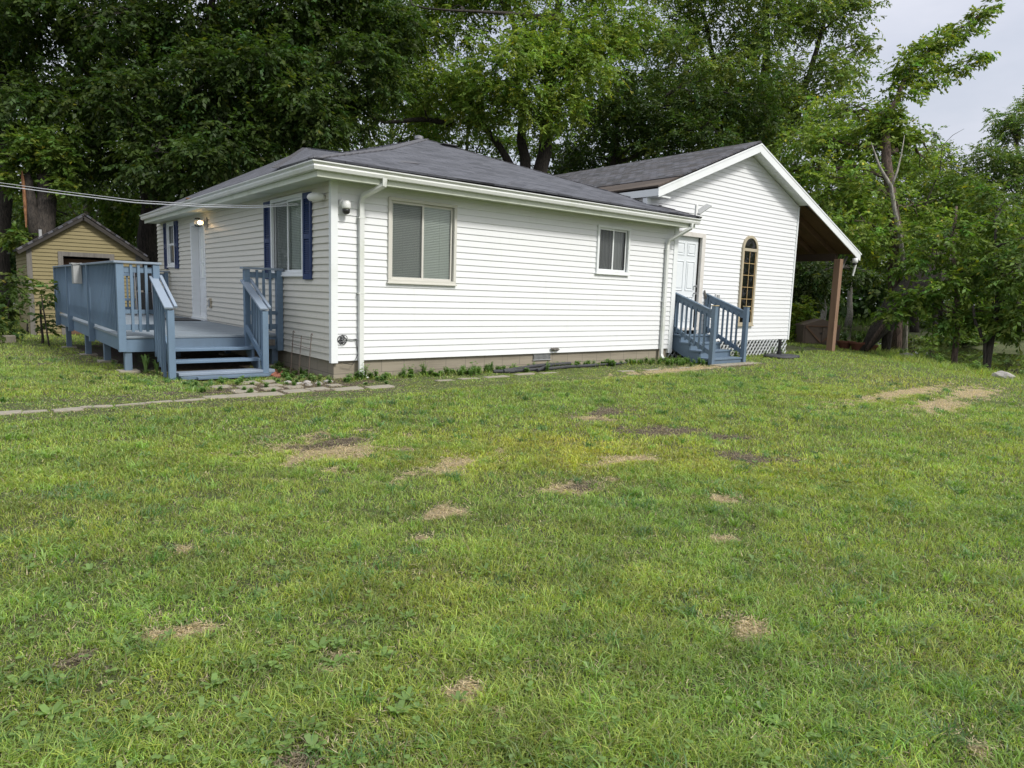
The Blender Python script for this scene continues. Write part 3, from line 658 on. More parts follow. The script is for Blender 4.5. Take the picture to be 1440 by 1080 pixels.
# deck door: recessed slab with a tall divided lite
mb = MB(mapB); d = -.13
mb.box((7.50, d, .27), (7.585, .03, 2.44)); mb.box((6.415, d, .27), (6.50, .03, 2.44)); mb.box((6.50, d, 2.36), (7.50, .03, 2.44)); mb.box((6.44, d, .24), (7.56, .06, .32))
dr = mb.build('door', 'trim', house, 'glazed door opening onto the deck', bevel=.004)
mb = MB(mapB); mb.box((6.50, d-.02, .32), (7.50, d, 2.36)); mb.build('door_slab', 'trim', dr)
mb = MB(mapB); mb.box((6.70, d, 1.22), (7.30, d+.006, 2.22)); mb.build('door_glass', 'blind', dr)
mb = MB(mapB)
for u in (6.68, 6.88, 7.09, 7.30): mb.box((u, d+.004, 1.20), (u+.022, d+.018, 2.24))
for z in (1.20, 1.54, 1.88, 2.22): mb.box((6.68, d+.003, z), (7.32, d+.016, z+.022))
for u0 in (6.66, 7.05): mb.box((u0, d, .45), (u0+.29, d+.01, 1.05)); mb.box((u0+.03, d+.01, .48), (u0+.26, d+.016, 1.02))
mb.build('door_muntins', 'trim', dr, bevel=.003)
MB(mapB).tube([(6.58, d, 1.18), (6.58, d+.06, 1.18), (6.58, d+.07, 1.18)], [.012, .012, .028], 10).build('handle', 'steel', dr)
# addition door
mb = MB(mapC); mb.box((8.90, -.1, .40), (9.03, .035, 2.56)); mb.box((7.93, -.1, 2.46), (8.90, .035, 2.56)); mb.box((7.92, -.1, .40), (8.0, .03, 2.46)); mb.box((8.0, -.12, .385), (8.95, .05, .44))
dr = mb.build('door', 'casing', house, 'six-panel door at the top of the small steps', bevel=.004)
mb = MB(mapC); mb.box((8.0, -.10, .44), (8.885, -.06, 2.46)); sl = mb.build('door_slab', 'door', dr, bevel=.004)
def panel(mb, a, b, z0, z1, n):
    t = .022
    for q in ((a, b, z0, z0+t), (a, b, z1-t, z1), (a, a+t, z0+t, z1-t), (b-t, b, z0+t, z1-t)): mb.box((q[0], n, q[2]), (q[1], n+.012, q[3]))
    mb.box((a+.055, n, z0+.055), (b-.055, n+.011, z1-.055))
mb = MB(mapC)
for a, b in ((8.10, 8.40), (8.49, 8.79)):
    for z0, z1 in ((.58, 1.15), (1.27, 1.93), (2.05, 2.33)): panel(mb, a, b, z0, z1, -.06)
mb.build('door_panels', 'door', dr, bevel=.005)
for z, r in ((1.38, .032), (1.22, .03)): MB(mapC).tube([(8.82, -.06, z), (8.82, -.02, z), (8.82, .0, z), (8.82, .02, z)], [.014, .014, r, r*.8], 12).build('handle' if z < 1.3 else 'deadbolt', 'steel', dr)
MB(mapC).box((8.885, -.09, .44), (8.90, -.03, 2.46)).build('recess_shade', 'dark', dr)  # dark strip painted in for the shade of the door recess
# arched window
ua, ub, zs, zb = 10.53, 11.13, 2.33, .50
uc, ra = (ua+ub)/2, (ub-ua)/2
def arch(mb, r0, r1, n0, n1, k=18):
    for i in range(k):
        t0, t1 = math.pi*i/k, math.pi*(i+1)/k
        q = [(uc+r*math.cos(t), zs+r*math.sin(t)) for r, t in ((r0, t0), (r1, t0), (r1, t1), (r0, t1))]
        b = len(mb.v); mb.v += [mb._p((x, n, z)) for n in (n0, n1) for x, z in q]
        for f in ((0, 1, 2, 3), (4, 5, 6, 7), (0, 1, 5, 4), (2, 3, 7, 6), (1, 2, 6, 5), (3, 0, 4, 7)): mb.f.append(tuple(b+j for j in f)); mb.uv.append([(0, 0)]*4)
mb = MB(mapC); arch(mb, ra-.035, ra+.03, 0, .055)
mb.box((ua-.03, 0, zb), (ua+.035, .055, zs)); mb.box((ub-.035, 0, zb), (ub+.03, .055, zs)); mb.box((ua+.035, 0, zb), (ub-.035, .055, zb+.06)); mb.box((ua+.035, 0, zs-.05), (ub-.035, .055, zs+.02)); mb.box((ua-.05, 0, zb-.035), (ub+.05, .07, zb))
fr = mb.build('arched_window', 'almond', house, 'tall narrow round-topped window with tan frame and gold grid', bevel=.004)
mb = MB(mapC); arch(mb, 0, ra-.03, .018, .022, 18); mb.box((ua+.03, .018, zb+.05), (ub-.03, .022, zs-.04)); mb.build('dark_interior', 'dark', fr)
mb = MB(mapC); mb.quad([(ua+.035, .030, zb+.06), (ub-.035, .030, zb+.06), (ub-.035, .030, zs-.05), (ua+.035, .030, zs-.05)])
q = [(uc+(ra-.035)*math.cos(math.pi*i/18), .030, zs+.02+(ra-.05)*math.sin(math.pi*i/18)) for i in range(19)]; mb.quad(q); mb.build('pane', 'glass', fr, normals=False)
mb = MB(mapC); h = (zs-.05-zb-.06)/6
for i in range(1, 6): mb.box((ua+.06, .031, zb+.06+h*i-.006), (ub-.06, .04, zb+.06+h*i+.006))
mb.box((uc-.006, .032, zb+.06), (uc+.006, .041, zs-.05)); mb.box((ub-.062, .031, zb+.06), (ub-.05, .041, zs-.05)); mb.box((ua+.05, .031, zb+.06), (ua+.062, .041, zs-.05)); mb.build('muntins', 'muntin', fr)

# ---- fixtures on the walls
t = thing('wall_lamp', 'lit outdoor wall lamp with clear glass shade beside the deck door', 'lamp', (-.02, 6.27, 2.36))
MB().box((-.05, 6.20, 2.25), (-.02, 6.34, 2.47)).build('back_plate', 'grey_plastic', t, bevel=.006)
MB().tube([(-.05, 6.27, 2.36), (-.10, 6.27, 2.36)], [.06, .055], 14).build('lamp_socket', 'grey_plastic', t)
MB().tube([(-.10, 6.27, 2.36), (-.14, 6.27, 2.36), (-.20, 6.27, 2.36), (-.25, 6.27, 2.36)], [.055, .09, .10, .085], 18, caps=False).build('glass_shade', 'glass', t, smooth=True, normals=False)
MB().tube([(-.10, 6.27, 2.36), (-.13, 6.27, 2.36), (-.16, 6.27, 2.36), (-.19, 6.27, 2.36), (-.20, 6.27, 2.36)], [.02, .035, .045, .03, .01], 14).build('bulb', 'bulb', t, smooth=True)
t = thing('security_camera', 'white domed security camera under the eave on the sunny side of the corner', 'camera', (.16, -.02, 2.25))
MB().tube([(.15, -.018, 2.30), (.15, -.07, 2.30)], [.06, .055], 18).build('mount', 'white_plastic', t, smooth=False)
MB().lathe((.17, -.10, 2.19), [(.03, .14), (.055, .13), (.066, .09), (.066, .04), (.058, .02)], 20).build('housing', 'white_plastic', t, smooth=True)
MB().lathe((.17, -.10, 2.13), [(.012, 0), (.035, .01), (.052, .03), (.056, .06), (.05, .085)], 20).build('lens_ball', 'black', t, smooth=True)
t = thing('security_camera', 'white egg-shaped camera under the eave beside the navy shutter', 'camera', (-.02, .25, 2.38))
MB().tube([(-.02, .22, 2.38), (-.06, .22, 2.38), (-.10, .24, 2.38), (-.16, .30, 2.375), (-.20, .34, 2.37), (-.22, .36, 2.37)], [.035, .05, .062, .066, .05, .02], 18).build('housing', 'white_plastic', t, smooth=True)
t = thing('security_camera', 'small white camera hanging at the outer corner of the porch roof', 'camera', (15.75, -.16, 2.3))
MB().lathe((15.75, -.17, 2.28), [(.05, .12), (.08, .10), (.08, .0), (.06, -.02)], 16).build('housing', 'white_plastic', t, smooth=True)
MB().lathe((15.75, -.17, 2.20), [(.02, 0), (.055, .02), (.06, .06)], 16).build('lens_ball', 'black', t, smooth=True)
t = thing('flood_light', 'white flat-panel solar flood light tilted above the gutter end', 'light', (8.0, -.40, 2.79))
MB().box((7.90, -.42, 2.76), (8.12, -.36, 2.80)).build('bracket', 'white_plastic', t, bevel=.004)
MB().box((7.93, -.41, 2.80), (7.99, -.37, 3.06)).build('arm', 'white_plastic', t, bevel=.004)
MB().beam((7.98, -.40, 2.88), (8.30, -.46, 3.08), .14, .025, up=(-.5, -.35, .8)).build('light_panel', 'grey_plastic', t, bevel=.004)
MB().tube([(8.03, -.40, 2.80), (8.03, -.47, 2.80)], [.035, .045], 12).build('sensor', 'white_plastic', t)
def outlet(mp, u, n, z, w_, h_, mat, lab):
    t = thing('outlet_box', lab, 'outlet', mp(u, n, z)); MB(mp).box((u-w_/2, n, z-h_/2), (u+w_/2, n+.03, z+h_/2)).build('back_box', mat, t, bevel=.004)
    MB(mp).box((u-w_*.3, n+.03, z-h_*.38), (u+w_*.35, n+.05, z+h_*.38)).build('cover', 'grey_plastic', t, bevel=.004); return t
outlet(mapB, 6.1, .018, .67, .12, .20, 'almond', 'tan outlet box low on the wall beside the deck door')
outlet(mapC, 9.62, .016, 1.15, .15, .15, 'white_plastic', 'white outlet box beside the six-panel door')
mb = MB(mapC); mb.tube([(9.20, .04, 1.05), (9.16, .04, 1.15), (9.12, .04, 1.22), (9.10, .04, 1.30)], [.02, .03, .022, .015], 8); mb.build('wall_bracket', 'weathered', label='small grey bracket hanging beside the addition door casing', cat='bracket')
mb = MB(mapA)
for r_, cx, cz in ((.055, .12, .32), (.045, .16, .30), (.035, .14, .35), (.03, .11, .29), (.05, .17, .33)):
    mb.tube([(cx+r_*math.cos(a*.5), .03+.004*a % .02, cz+r_*1.1*math.sin(a*.5)) for a in range(13)], .006, 5)
mb.tube([(.2, .03, .33), (.3, .04, .32), (.38, .03, .325)], .006, 5); mb.tube([(.36, .03, .32), (.40, .03, .1), (.3, .05, -.06), (.15, .05, -.03)], .005, 5)
mb.build('coiled_cable', 'black', label='loops of black cable hanging on the white wall near the corner downspout', cat='cable')
mb = MB(mapA)
for k in range(4): mb.tube([(4.32+.05*k, .03, .07+.02*(k % 2)), (4.36+.04*k, .06, .05+.03*((k+1) % 2))], [.025, .03], 8)
mb.build('hose_tap', 'weathered', label='small dull outdoor tap low on the long white wall above the vent', cat='tap')
# service cables
ends = [((0, 261), 14.5), ((90, 273), 13.6), ((190, 285), 12.7), ((290, 291), 11.9), ((360, 292), 11.3), ((420, 288), 10.8), ((462, 281), 10.35), ((503, 272), 10.25)]
def cable(dy0, dy1, r_, lab, extra):
    P = [at(q[0], q[1]+dy0+(dy1-dy0)*i/7, d) for i, (q, d) in enumerate(ends)]
    P = [P[0]+(P[0]-P[1])*k*1.0+Vector((0, 0, .12*k*k)) for k in (4, 3, 2, 1)]+P
    MB().tube(P, r_, 6).build('service_cable', 'wire_white', label=lab, cat='cable', group=None)
cable(0, 0, .010, 'thick pale service cable, lower strand running from the corner to the left', 0)
cable(-4, -1.5, .006, 'thin pale service cable, upper strand running from the corner to the left', 0)

# ------------------------------------------------------------------ the deck with its steps
DZ, DW, DY0, DY1 = .27, -2.40, 1.96, 9.75
def g1(x, y): return float(gz(np.array([x]), np.array([y]))[0])
deck = thing('deck', 'blue-grey painted wooden deck with railings and four open steps along the end wall', 'deck', (-1.2, 5.8, -.3))
mb = MB(); y = DY0-.02; r = random.Random(4)
while y < DY1:
    mb.box((DW-.02, y, DZ-.038+r.uniform(0, .002)), (-.03, min(y+.135, DY1), DZ+r.uniform(-.002, .002))); y += .141
mb.build('deck_floor', 'blue_floor', deck, bevel=.004)
MB().box((DW, DY0, .03), (-.03, DY0+.04, DZ-.04)).build('rim_board', 'blue', deck, bevel=.003)
MB().box((DW, DY0+.04, .03), (DW+.04, DY1, DZ-.04)).build('rim_board', 'blue', deck, bevel=.003)
mb = MB()
for i in range(1, 14): mb.box((DW+.04, DY0+.6*i, .06), (-.05, DY0+.6*i+.04, DZ-.045))
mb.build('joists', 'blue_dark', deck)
for x, ys in ((DW+.07, (2.03, 3.85, 6.0, 8.95)), (-.13, (2.05, 4.6, 7.2)), (-1.2, (4.0, 7.0))):
    for y in ys:
        z = g1(x, y); MB().box((x-.05, y-.05, z-.05), (x+.05, y+.05, .06)).build('deck_post', 'blue_dark', deck, bevel=.004)
        MB().box((x-.14, y-.14, z-.06), (x+.14, y+.14, z+.035)).build('footing', 'stone', deck, bevel=.01)
def rail_post(x, y, z0, z1, s=.09): MB().box((x-s/2, y-s/2, z0), (x+s/2, y+s/2, z1)).build('railing_post', 'blue', deck, bevel=.004)
rail_post(DW-.01, DY0-.01, .04, 1.33, .10)
for y in (4.60, 7.45, DY1-.05): rail_post(DW-.045, y, .0, 1.33, .088)
rail_post(-1.93, DY0-.02, .04, 1.33); rail_post(-.60, DY0-.02, .04, 1.33); rail_post(-.075, DY0-.03, .0, 1.33, .10); rail_post(-.10, DY1-.05, .2, 1.33)
def railing(p, q, n, outer):
    """rails between posts p -> q, n balusters on the outer side"""
    p, q = Vector((*p, 0)), Vector((*q, 0)); d = (q-p).normalized(); o_ = Vector((*outer, 0))
    for z, h in ((1.245, .085), (.63, .06), (.40, .085)): MB().beam(p+Vector((0, 0, z)), q+Vector((0, 0, z)), .038, h).build('rail', 'blue', deck, bevel=.003)
    L = (q-p).length
    for i in range(n):
        c = p+d*(L*(i+1)/(n+1))+o_*.038
        MB().beam(c+Vector((0, 0, .335)), c+Vector((0, 0, 1.325)), .036, .036, up=d).build('baluster', 'blue', deck)
def cap(p, q, w_=.145, mat='blue_worn'): MB().beam(p, q, w_, .032).build('cap_rail', mat, deck, bevel=.004)
railing((DW+.04, DY0), (-1.97, DY0), 3, (0, -1)); railing((-.55, DY0-.01), (-.12, DY0-.01), 3, (0, -1))
for a, b, n in ((2.02, 4.55, 19), (4.64, 7.40, 20), (7.49, DY1-.1, 17)): railing((DW, a), (DW, b), n, (-1, 0))
railing((DW+.05, DY1-.05), (-.15, DY1-.05), 15, (0, 1))
cap((DW-.09, DY0-.01, 1.35), (-1.86, DY0-.01, 1.35)); cap((-.68, DY0-.01, 1.35), (.0, DY0-.01, 1.35))
cap((DW-.02, DY0+.065, 1.35), (DW-.02, DY1+.03, 1.35)); cap((DW+.055, DY1-.05, 1.35), (-.03, DY1-.05, 1.35))
# a stair guard half seen beside the door
# open steps
SX0, SX1 = -1.88, -.56
for k, (yf, z) in enumerate(((1.66, .09), (1.38, -.065), (1.09, -.215))):
    mb = MB(); x1 = SX1+(.10 if k == 2 else .02*k); x0 = SX0+.03
    mb.box((x0, yf, z-.042), (x1, yf+.138, z)); mb.box((x0, yf+.145, z-.042), (x1, yf+.285, z-.003)); mb.build('tread', 'blue_worn' if k == 2 else 'blue', deck, bevel=.005)
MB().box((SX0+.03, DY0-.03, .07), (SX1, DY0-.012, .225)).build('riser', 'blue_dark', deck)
MB().box((SX0+.05, 1.06, -.31), (SX1+.07, 1.10, -.262)).build('kick_board', 'blue_dark', deck, bevel=.003)
MB().box((SX0+.25, .93, -.30), (SX1-.05, 1.03, -.268)).build('ground_runner', 'blue_dark', deck, bevel=.003)
for x in (SX0+.045, SX1-.045):
    mb = MB(); prof = [(DY0, .22), (DY0, .045), (1.66, .045), (1.66, -.108), (1.38, -.108), (1.38, -.26), (1.13, -.26), (1.13, -.36), (1.35, -.36), (DY0, -.02)]
    k = len(prof)
    for xx in (x-.019, x+.019): mb.v += [Vector((xx, a, b)) for a, b in prof]
    mb.f = [tuple(range(k)), tuple(range(k, 2*k))[::-1]]+[(i, (i+1) % k, k+(i+1) % k, k+i) for i in range(k)]; mb.uv = [[(0, 0)]*len(f) for f in mb.f]
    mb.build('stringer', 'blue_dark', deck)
for x, s in ((-1.93, -1), (-.60, 1)):
    yb = 1.13
    MB().box((x-.045, yb-.045, g1(x, yb)-.05), (x+.045, yb+.045, .69)).build('newel_post', 'blue', deck, bevel=.004)
    MB().beam((x-.03, DY0+.02, 1.15), (x-.03, yb-.07, .715), .115, .034).build('cap_rail', 'blue_worn', deck, bevel=.005)
    MB().beam((x+.062, DY0-.02, 1.168), (x+.062, yb-.07, .735), .042, .036).build('cap_rail', 'blue_worn', deck, bevel=.004)
    MB().beam((x+.02*s, DY0-.06, 1.045), (x+.02*s, yb+.04, .64), .036, .085).build('rail', 'blue', deck, bevel=.003)
    MB().beam((x-.045*s*0+.03*(-s), DY0-.06, .40), (x+.03*(-s), yb+.04, -.03), .036, .085).build('rail', 'blue', deck, bevel=.003)
    for i in range(5):
        y = DY0-.13-i*.128; zt = 1.10-.52*(DY0-y); zb = .03-.5*(DY0-y) if s < 0 else .27-.5*(DY0-y)
        MB().beam((x+.052*s, y, zb), (x+.052*s, y, zt), .036, .036, up=(0, 1, 0)).build('baluster', 'blue', deck)
MB().box((-.33, DY0-.062, .09), (-.16, DY0-.045, .19)).build('peeled_patch', 'weathered', deck)
t = thing('mailbox', 'small pale metal box hung on the outside of the blue deck railing', 'box', (DW-.10, 5.4, 1.0))
mb = MB(); mb.box((DW-.20, 5.28, 1.00), (DW-.065, 5.52, 1.35)); mb.build('box_body', 'grey_plastic', t, bevel=.01)
MB().beam((DW-.21, 5.27, 1.35), (DW-.06, 5.27, 1.37), .02, .02).build('lid_edge', 'grey_plastic', t); MB().box((DW-.23, 5.26, 1.352), (DW-.06, 5.54, 1.372)).build('lid', 'grey_plastic', t, bevel=.004)
mb = MB(); mb.box((-.80, 6.35, DZ+.006), (-.16, 7.45, DZ+.020)); mb.build('doormat', 'black_soft', label='dark doormat lying on the deck in front of the glazed door', cat='doormat', bevel=.004)
mb = MB()
# folded dark chair
t = thing('folded_chair', 'dark folded chair standing behind the deck railing', 'chair', (-.75, 8.9, DZ))
for x in (-.95, -.60):
    MB().tube([(x, 8.75, DZ), (x, 8.95, DZ+1.15)], .014, 8).build('leg', 'steel', t); MB().tube([(x+.02, 9.05, DZ), (x+.02, 8.85, DZ+.9)], .014, 8).build('leg', 'steel', t)
MB().beam((-.95, 8.9, DZ+.85), (-.60, 8.9, DZ+.85), .03, .5).build('backrest', 'black', t, bevel=.01); MB().beam((-.95, 8.86, DZ+.35), (-.60, 8.86, DZ+.35), .05, .42).build('seat', 'black', t, bevel=.01)
# ------------------------------------------------------------------ small steps at the addition
st = thing('side_steps', 'small slate blue wooden steps with sloping handrails up to the six-panel door', 'steps', (8.6, -.4, -.27))
X0, X1 = 8.02, 9.16
lev = [(.10, -.14, .30), (-.14, -.41, .145), (-.41, -.68, -.005), (-.68, -.96, -.15)]
for (ya, yb, z) in lev:
    mb = MB(); mb.box((X0-.02, yb-.025, z-.035), (X1+.01, ya, z)); mb.build('tread', 'blue_dark', st, bevel=.005)
    MB().box((X0+.02, yb-.004, z-.19), (X1-.02, yb+.016, z-.035)).build('riser', 'blue_dark', st)
for x in (X0, X1-.035):
    mb = MB(); prof = [(.10, .262)]
    for (ya, yb, z) in lev: prof += [(ya, z-.038), (yb+.02, z-.038)]
    prof += [(-.94, -.33), (-.62, -.33), (.10, .0)]
    out = [prof[0]]
    for p_ in prof[1:]:
        if abs(p_[0]-out[-1][0])+abs(p_[1]-out[-1][1]) > 1e-4: out.append(p_)
    prof = out; k = len(prof)
    for xx in (x, x+.038): mb.v += [Vector((xx, a, b)) for a, b in prof]
    mb.f = [tuple(range(k)), tuple(range(k, 2*k))[::-1]]+[(i, (i+1) % k, k+(i+1) % k, k+i) for i in range(k)]; mb.uv = [[(0, 0)]*len(f) for f in mb.f]
    mb.build('stringer', 'blue_dark', st)
for x, lab in ((X0+.01, None), (X1+.04, None)):
    yn = -.97; zt = .92
    MB().box((x-.048, yn-.048, g1(x, yn)-.05), (x+.048, yn+.048, .955)).build('newel_post', 'blue_dark', st, bevel=.004)
    MB().box((x-.062, yn-.062, .957), (x+.062, yn+.062, .975)).build('post_cap', 'capwood', st, bevel=.004)
    MB().box((x-.04, .02, .28), (x+.04, .10, 1.17)).build('top_post', 'blue_dark', st, bevel=.004)
    MB().beam((x, .10, 1.13), (x, yn+.05, .77), .036, .14, up=(0, 1, 0)).build('rail', 'blue_dark', st, bevel=.003)
    MB().beam((x, .10, 1.215), (x, yn+.05, .855), .09, .03).build('handrail', 'blue_dark', st, bevel=.004)
    MB().beam((x, .06, .45), (x, yn+.05, -.03), .036, .085).build('rail', 'blue_dark', st, bevel=.003)
    for i in range(7):
        y = -.04-i*.122; MB().beam((x-.03, y, .36+(y-.06)*.46), (x-.03, y, 1.1+(y-.1)*.343), .034, .034, up=(0, 1, 0)).build('baluster', 'blue_dark', st)
MB().box((7.95, -1.28, g1(8.5, -1.1)-.04), (9.5, -1.0, g1(8.5, -1.1)+.02)).build('paving_slab', 'stone', label='pale concrete slab at the foot of the side steps', cat='slab', bevel=.01)

# ------------------------------------------------------------------ yellow shed
SHX0, SHX1, SHY, SHL, SHG = -2.70, -.05, 13.6, 4.2, -.62
shed = thing('shed', 'small weathered yellow clapboard shed with a gable roof and dark doorway', 'shed', (-1.3, 15.5, SHG))
sxm = -1.36; ze, zp = 1.93, 2.84
def shb(z):
    if z <= ze: return (SHX0, SHX1)
    f = (z-ze)/(zp-ze); return (SHX0+(sxm-SHX0)*f, SHX1+(sxm-SHX1)*f)
mS = lambda u, n, z: (u, SHY-n, z)
siding(mS, SHG, zp-.02, shb, [(-1.90, -.72, SHG, 1.72)], course=.105, proud=.024).build('wall', 'yellow', shed)
mL = lambda u, n, z: (SHX0-n, u, z)
siding(mL, SHG, ze, lambda z: (SHY, SHY+SHL), [], course=.105, proud=.024).build('wall', 'yellow', shed)
MB().quad([(SHX1, SHY, SHG), (SHX1, SHY+SHL, SHG), (SHX1, SHY+SHL, ze), (SHX1, SHY, ze)]).build('wall', 'weathered', shed); MB().box((SHX0+.1, SHY+.5, SHG), (SHX1-.05, SHY+SHL, ze)).build('inner_core', 'dark', shed)
MB(mS).box((SHX0-.02, -.05, SHG), (SHX0+.10, .028, ze+.05)).build('corner_board', 'weathered', shed); MB(mS).box((SHX1-.02, -.05, SHG), (SHX1+.16, .02, ze)).build('corner_board', 'weathered', shed)
mb = MB(mS); mb.box((-2.0, -.02, SHG), (-1.88, .045, 1.72)); mb.box((-.74, -.02, SHG), (-.62, .045, 1.72)); mb.box((-2.0, -.02, 1.72), (-.62, .045, 1.84)); mb.build('door_frame', 'weathered', shed)
MB(mS).box((-1.86, -.35, SHG), (-.76, -.30, 1.66)).build('door', 'porch_wood', shed, 'dark red-brown shed door set back in its frame')
for sx, xe, zz_ in ((SHX0, -2.95, 1.84), (SHX1, .22, 1.80)):
    mb = MB(); pts = [Vector((sxm, SHY-.18, zp+.06)), Vector((xe, SHY-.18, zz_)), Vector((xe, SHY+SHL, zz_)), Vector((sxm, SHY+SHL, zp+.06))]
    roof_face(mb, pts); o = mb.build('roof', 'shingle_new', shed, 'ragged dark shed roof slope'); s_ = o.modifiers.new('t', 'SOLIDIFY'); s_.thickness = .05; s_.offset = -1
    mb = MB(); mb.beam((sxm, SHY-.15, zp-.035), (xe+.03, SHY-.15, zz_-.09), .10, .03, up=(0, 1, 0)); mb.build('rake_board', 'rotten', shed)
MB().tube([(-2.35, SHY+.3, 2.2), (-2.35, SHY+.3, 2.42)], .04, 10).build('vent_pipe', 'grey_plastic', shed)

# ------------------------------------------------------------------ smaller things in the yard
# resin storage shed by the water
def zat(x, y): return g1(x, y)
b = Vector((18.3, 1.9, zat(18.3, 1.9)))
t = thing('storage_box', 'low brown plastic storage shed with a gabled lid and braced doors behind the porch post', 'storage box', b)
rt = math.radians(-38); ex = Vector((math.cos(rt), math.sin(rt), 0)); ey = Vector((-math.sin(rt), math.cos(rt), 0))
mD = lambda u, n, z: tuple(b+ex*u-ey*n+Vector((0, 0, z)))
mb = MB(mD); prof = [(-.62, 0), (.62, 0), (.62, .66), (0, .86), (-.62, .66)]; k = 5
for n in (0, -.7): mb.v += [mb._p((u, n, z)) for u, z in prof]
mb.f = [tuple(range(5)), tuple(range(5, 10))[::-1]]+[(i, (i+1) % 5, 5+(i+1) % 5, 5+i) for i in range(5)]; mb.uv = [[(0, 0)]*len(f) for f in mb.f]
mb.build('box_body', 'shedbox', t, bevel=.01)
mb = MB(mD); mb.box((-.56, .005, .04), (-.02, .02, .64)); mb.box((.02, .005, .04), (.56, .02, .64)); mb.build('door', 'shedbox', t, bevel=.005)
mb = MB(mD); mb.beam((-.55, .03, .60), (-.03, .03, .08), .03, .05); mb.beam((-.55, .03, .62), (.55, .03, .62), .03, .035); mb.beam((.55, .03, .60), (.03, .03, .08), .03, .05); mb.build('door_brace', 'porch_wood', t)
MB(mD).box((-.05, .03, .35), (-.02, .045, .42)).build('latch', 'black', t)
# umbrella base
x, y = 11.55, -.55; z = zat(x, y)
t = thing('umbrella_base', 'black umbrella stand with upright tube on a low weighted bag by the lattice', 'umbrella base', (x, y, z))
mb = MB(); mb.lathe((x, y, z), [(.50, 0), (.52, .03), (.50, .065), (.30, .085), (.06, .09)], 28); o = mb.build('weight_bag', 'black_soft', t, smooth=True)
for v in o.data.vertices: v.co.z += .012*math.sin(v.co.x*14)*math.cos(v.co.y*11); v.co.y *= .75
MB().tube([(x-.13, y, z+.06), (x-.13, y, z+.44), (x-.13, y, z+.46)], [.038, .038, .045], 14).build('tube', 'black', t); MB().tube([(x-.13, y, z+.08), (x-.13, y, z+.16)], .06, 14).build('collar', 'black', t)
MB().tube([(x-.13, y-.03, z+.38), (x-.13, y-.09, z+.38)], [.012, .02], 8).build('knob', 'black', t)
# terracotta planters
for (px, d_, s_, lab) in ((1187, 21.6, .9, 'wide terracotta planter nearest the porch post, green plants in it'), (1207, 21.2, 1.0, 'middle terracotta planter with dark soil and low plants'), (1224, 21.3, .8, 'small terracotta planter beside the leaning trunk')):
    p = at(px, 489, d_); z = zat(p.x, p.y); t = thing('planter', lab, 'planter', (p.x, p.y, z), group='terracotta planters by the water')
    MB().lathe((p.x, p.y, z), [(.16*s_, 0), (.24*s_, .22*s_), (.27*s_, .22*s_), (.27*s_, .28*s_), (.24*s_, .28*s_), (.23*s_, .24*s_)], 20).build('pot', 'terracotta', t)
    MB().lathe((p.x, p.y, z), [(.22*s_, .23*s_), (.10, .25*s_)], 16).build('potting_soil', 'dirt', t)
p = at(6, 474, 16.5); mb = MB(); mb.box((p.x-.35, p.y-.15, g1(p.x, p.y)-.1), (p.x+.22, p.y+.15, g1(p.x, p.y)+.17)); mb.build('concrete_block', 'stone', label='weathered concrete block in the grass at the far left edge', cat='block', bevel=.015)
mb = MB(); mb.beam((-.30, 6.3, 2.84), (-.05, 7.3, 2.93), .22, .03); mb.build('loose_board', 'porch_wood', label='loose brown board lying on the roof edge above the deck door', cat='board')
# rocks
def rock(x, y, r_, lab, mat='rock', cat='rock', flat=.55, name='rock', group=None, zo=0):
    bm = bmesh.new(); bmesh.ops.create_icosphere(bm, subdivisions=3, radius=1); sd_ = random.random()*50
    from mathutils import noise as nz
    for v in bm.verts:
        d = v.co.normalized(); k = 1+.35*nz.noise(d*1.3+Vector((sd_, 0, 0)))+.15*nz.noise(d*3+Vector((0, sd_, 0)))
        q = d*k; q = Vector((round(q.x*4)/4*.35+q.x*.65, round(q.y*4)/4*.35+q.y*.65, q.z)); v.co = Vector((q.x*r_, q.y*r_*.8, q.z*r_*flat))
    me = bpy.data.meshes.new(name); bm.to_mesh(me); bm.free(); me.materials.append(M[mat]); o = bpy.data.objects.new(name, me); COL.objects.link(o)
    o.location = (x, y, zat(x, y)+r_*flat*.3+zo); o.rotation_euler.z = random.uniform(0, 6); tag(o, lab, cat, group); return o
rock(13.9, -4.55, .26, 'pale boulder on the grass bank at the water edge', flat=.5)
rock(18.7, -.5, .3, 'low pale rock at the foot of the upright tree', flat=.3)
rock(17.0, -1.3, .22, 'weathered grey rock half hidden in bank weeds', flat=.5)
for i in range(6):
    p = [(-.62, -.30), (-.48, -.22), (-.72, -.12), (-.38, -.38), (-.20, -.30), (-.55, -.45)][i]
    rock(p[0], p[1], .05+.035*random.random(), 'chunk of broken pale concrete on the weedy path corner', name='concrete_chunk', cat='rubble', group='broken concrete at the path corner', flat=.45)
for i in range(9):
    x, y = -.42+random.uniform(-.13, .2), 1.05+random.uniform(-.45, .45)
    rock(x, y, .05+.03*random.random(), 'broken reddish brick lying between the deck steps and foundation', 'brick', 'brick', .6, 'broken_brick', 'broken bricks by the foundation')
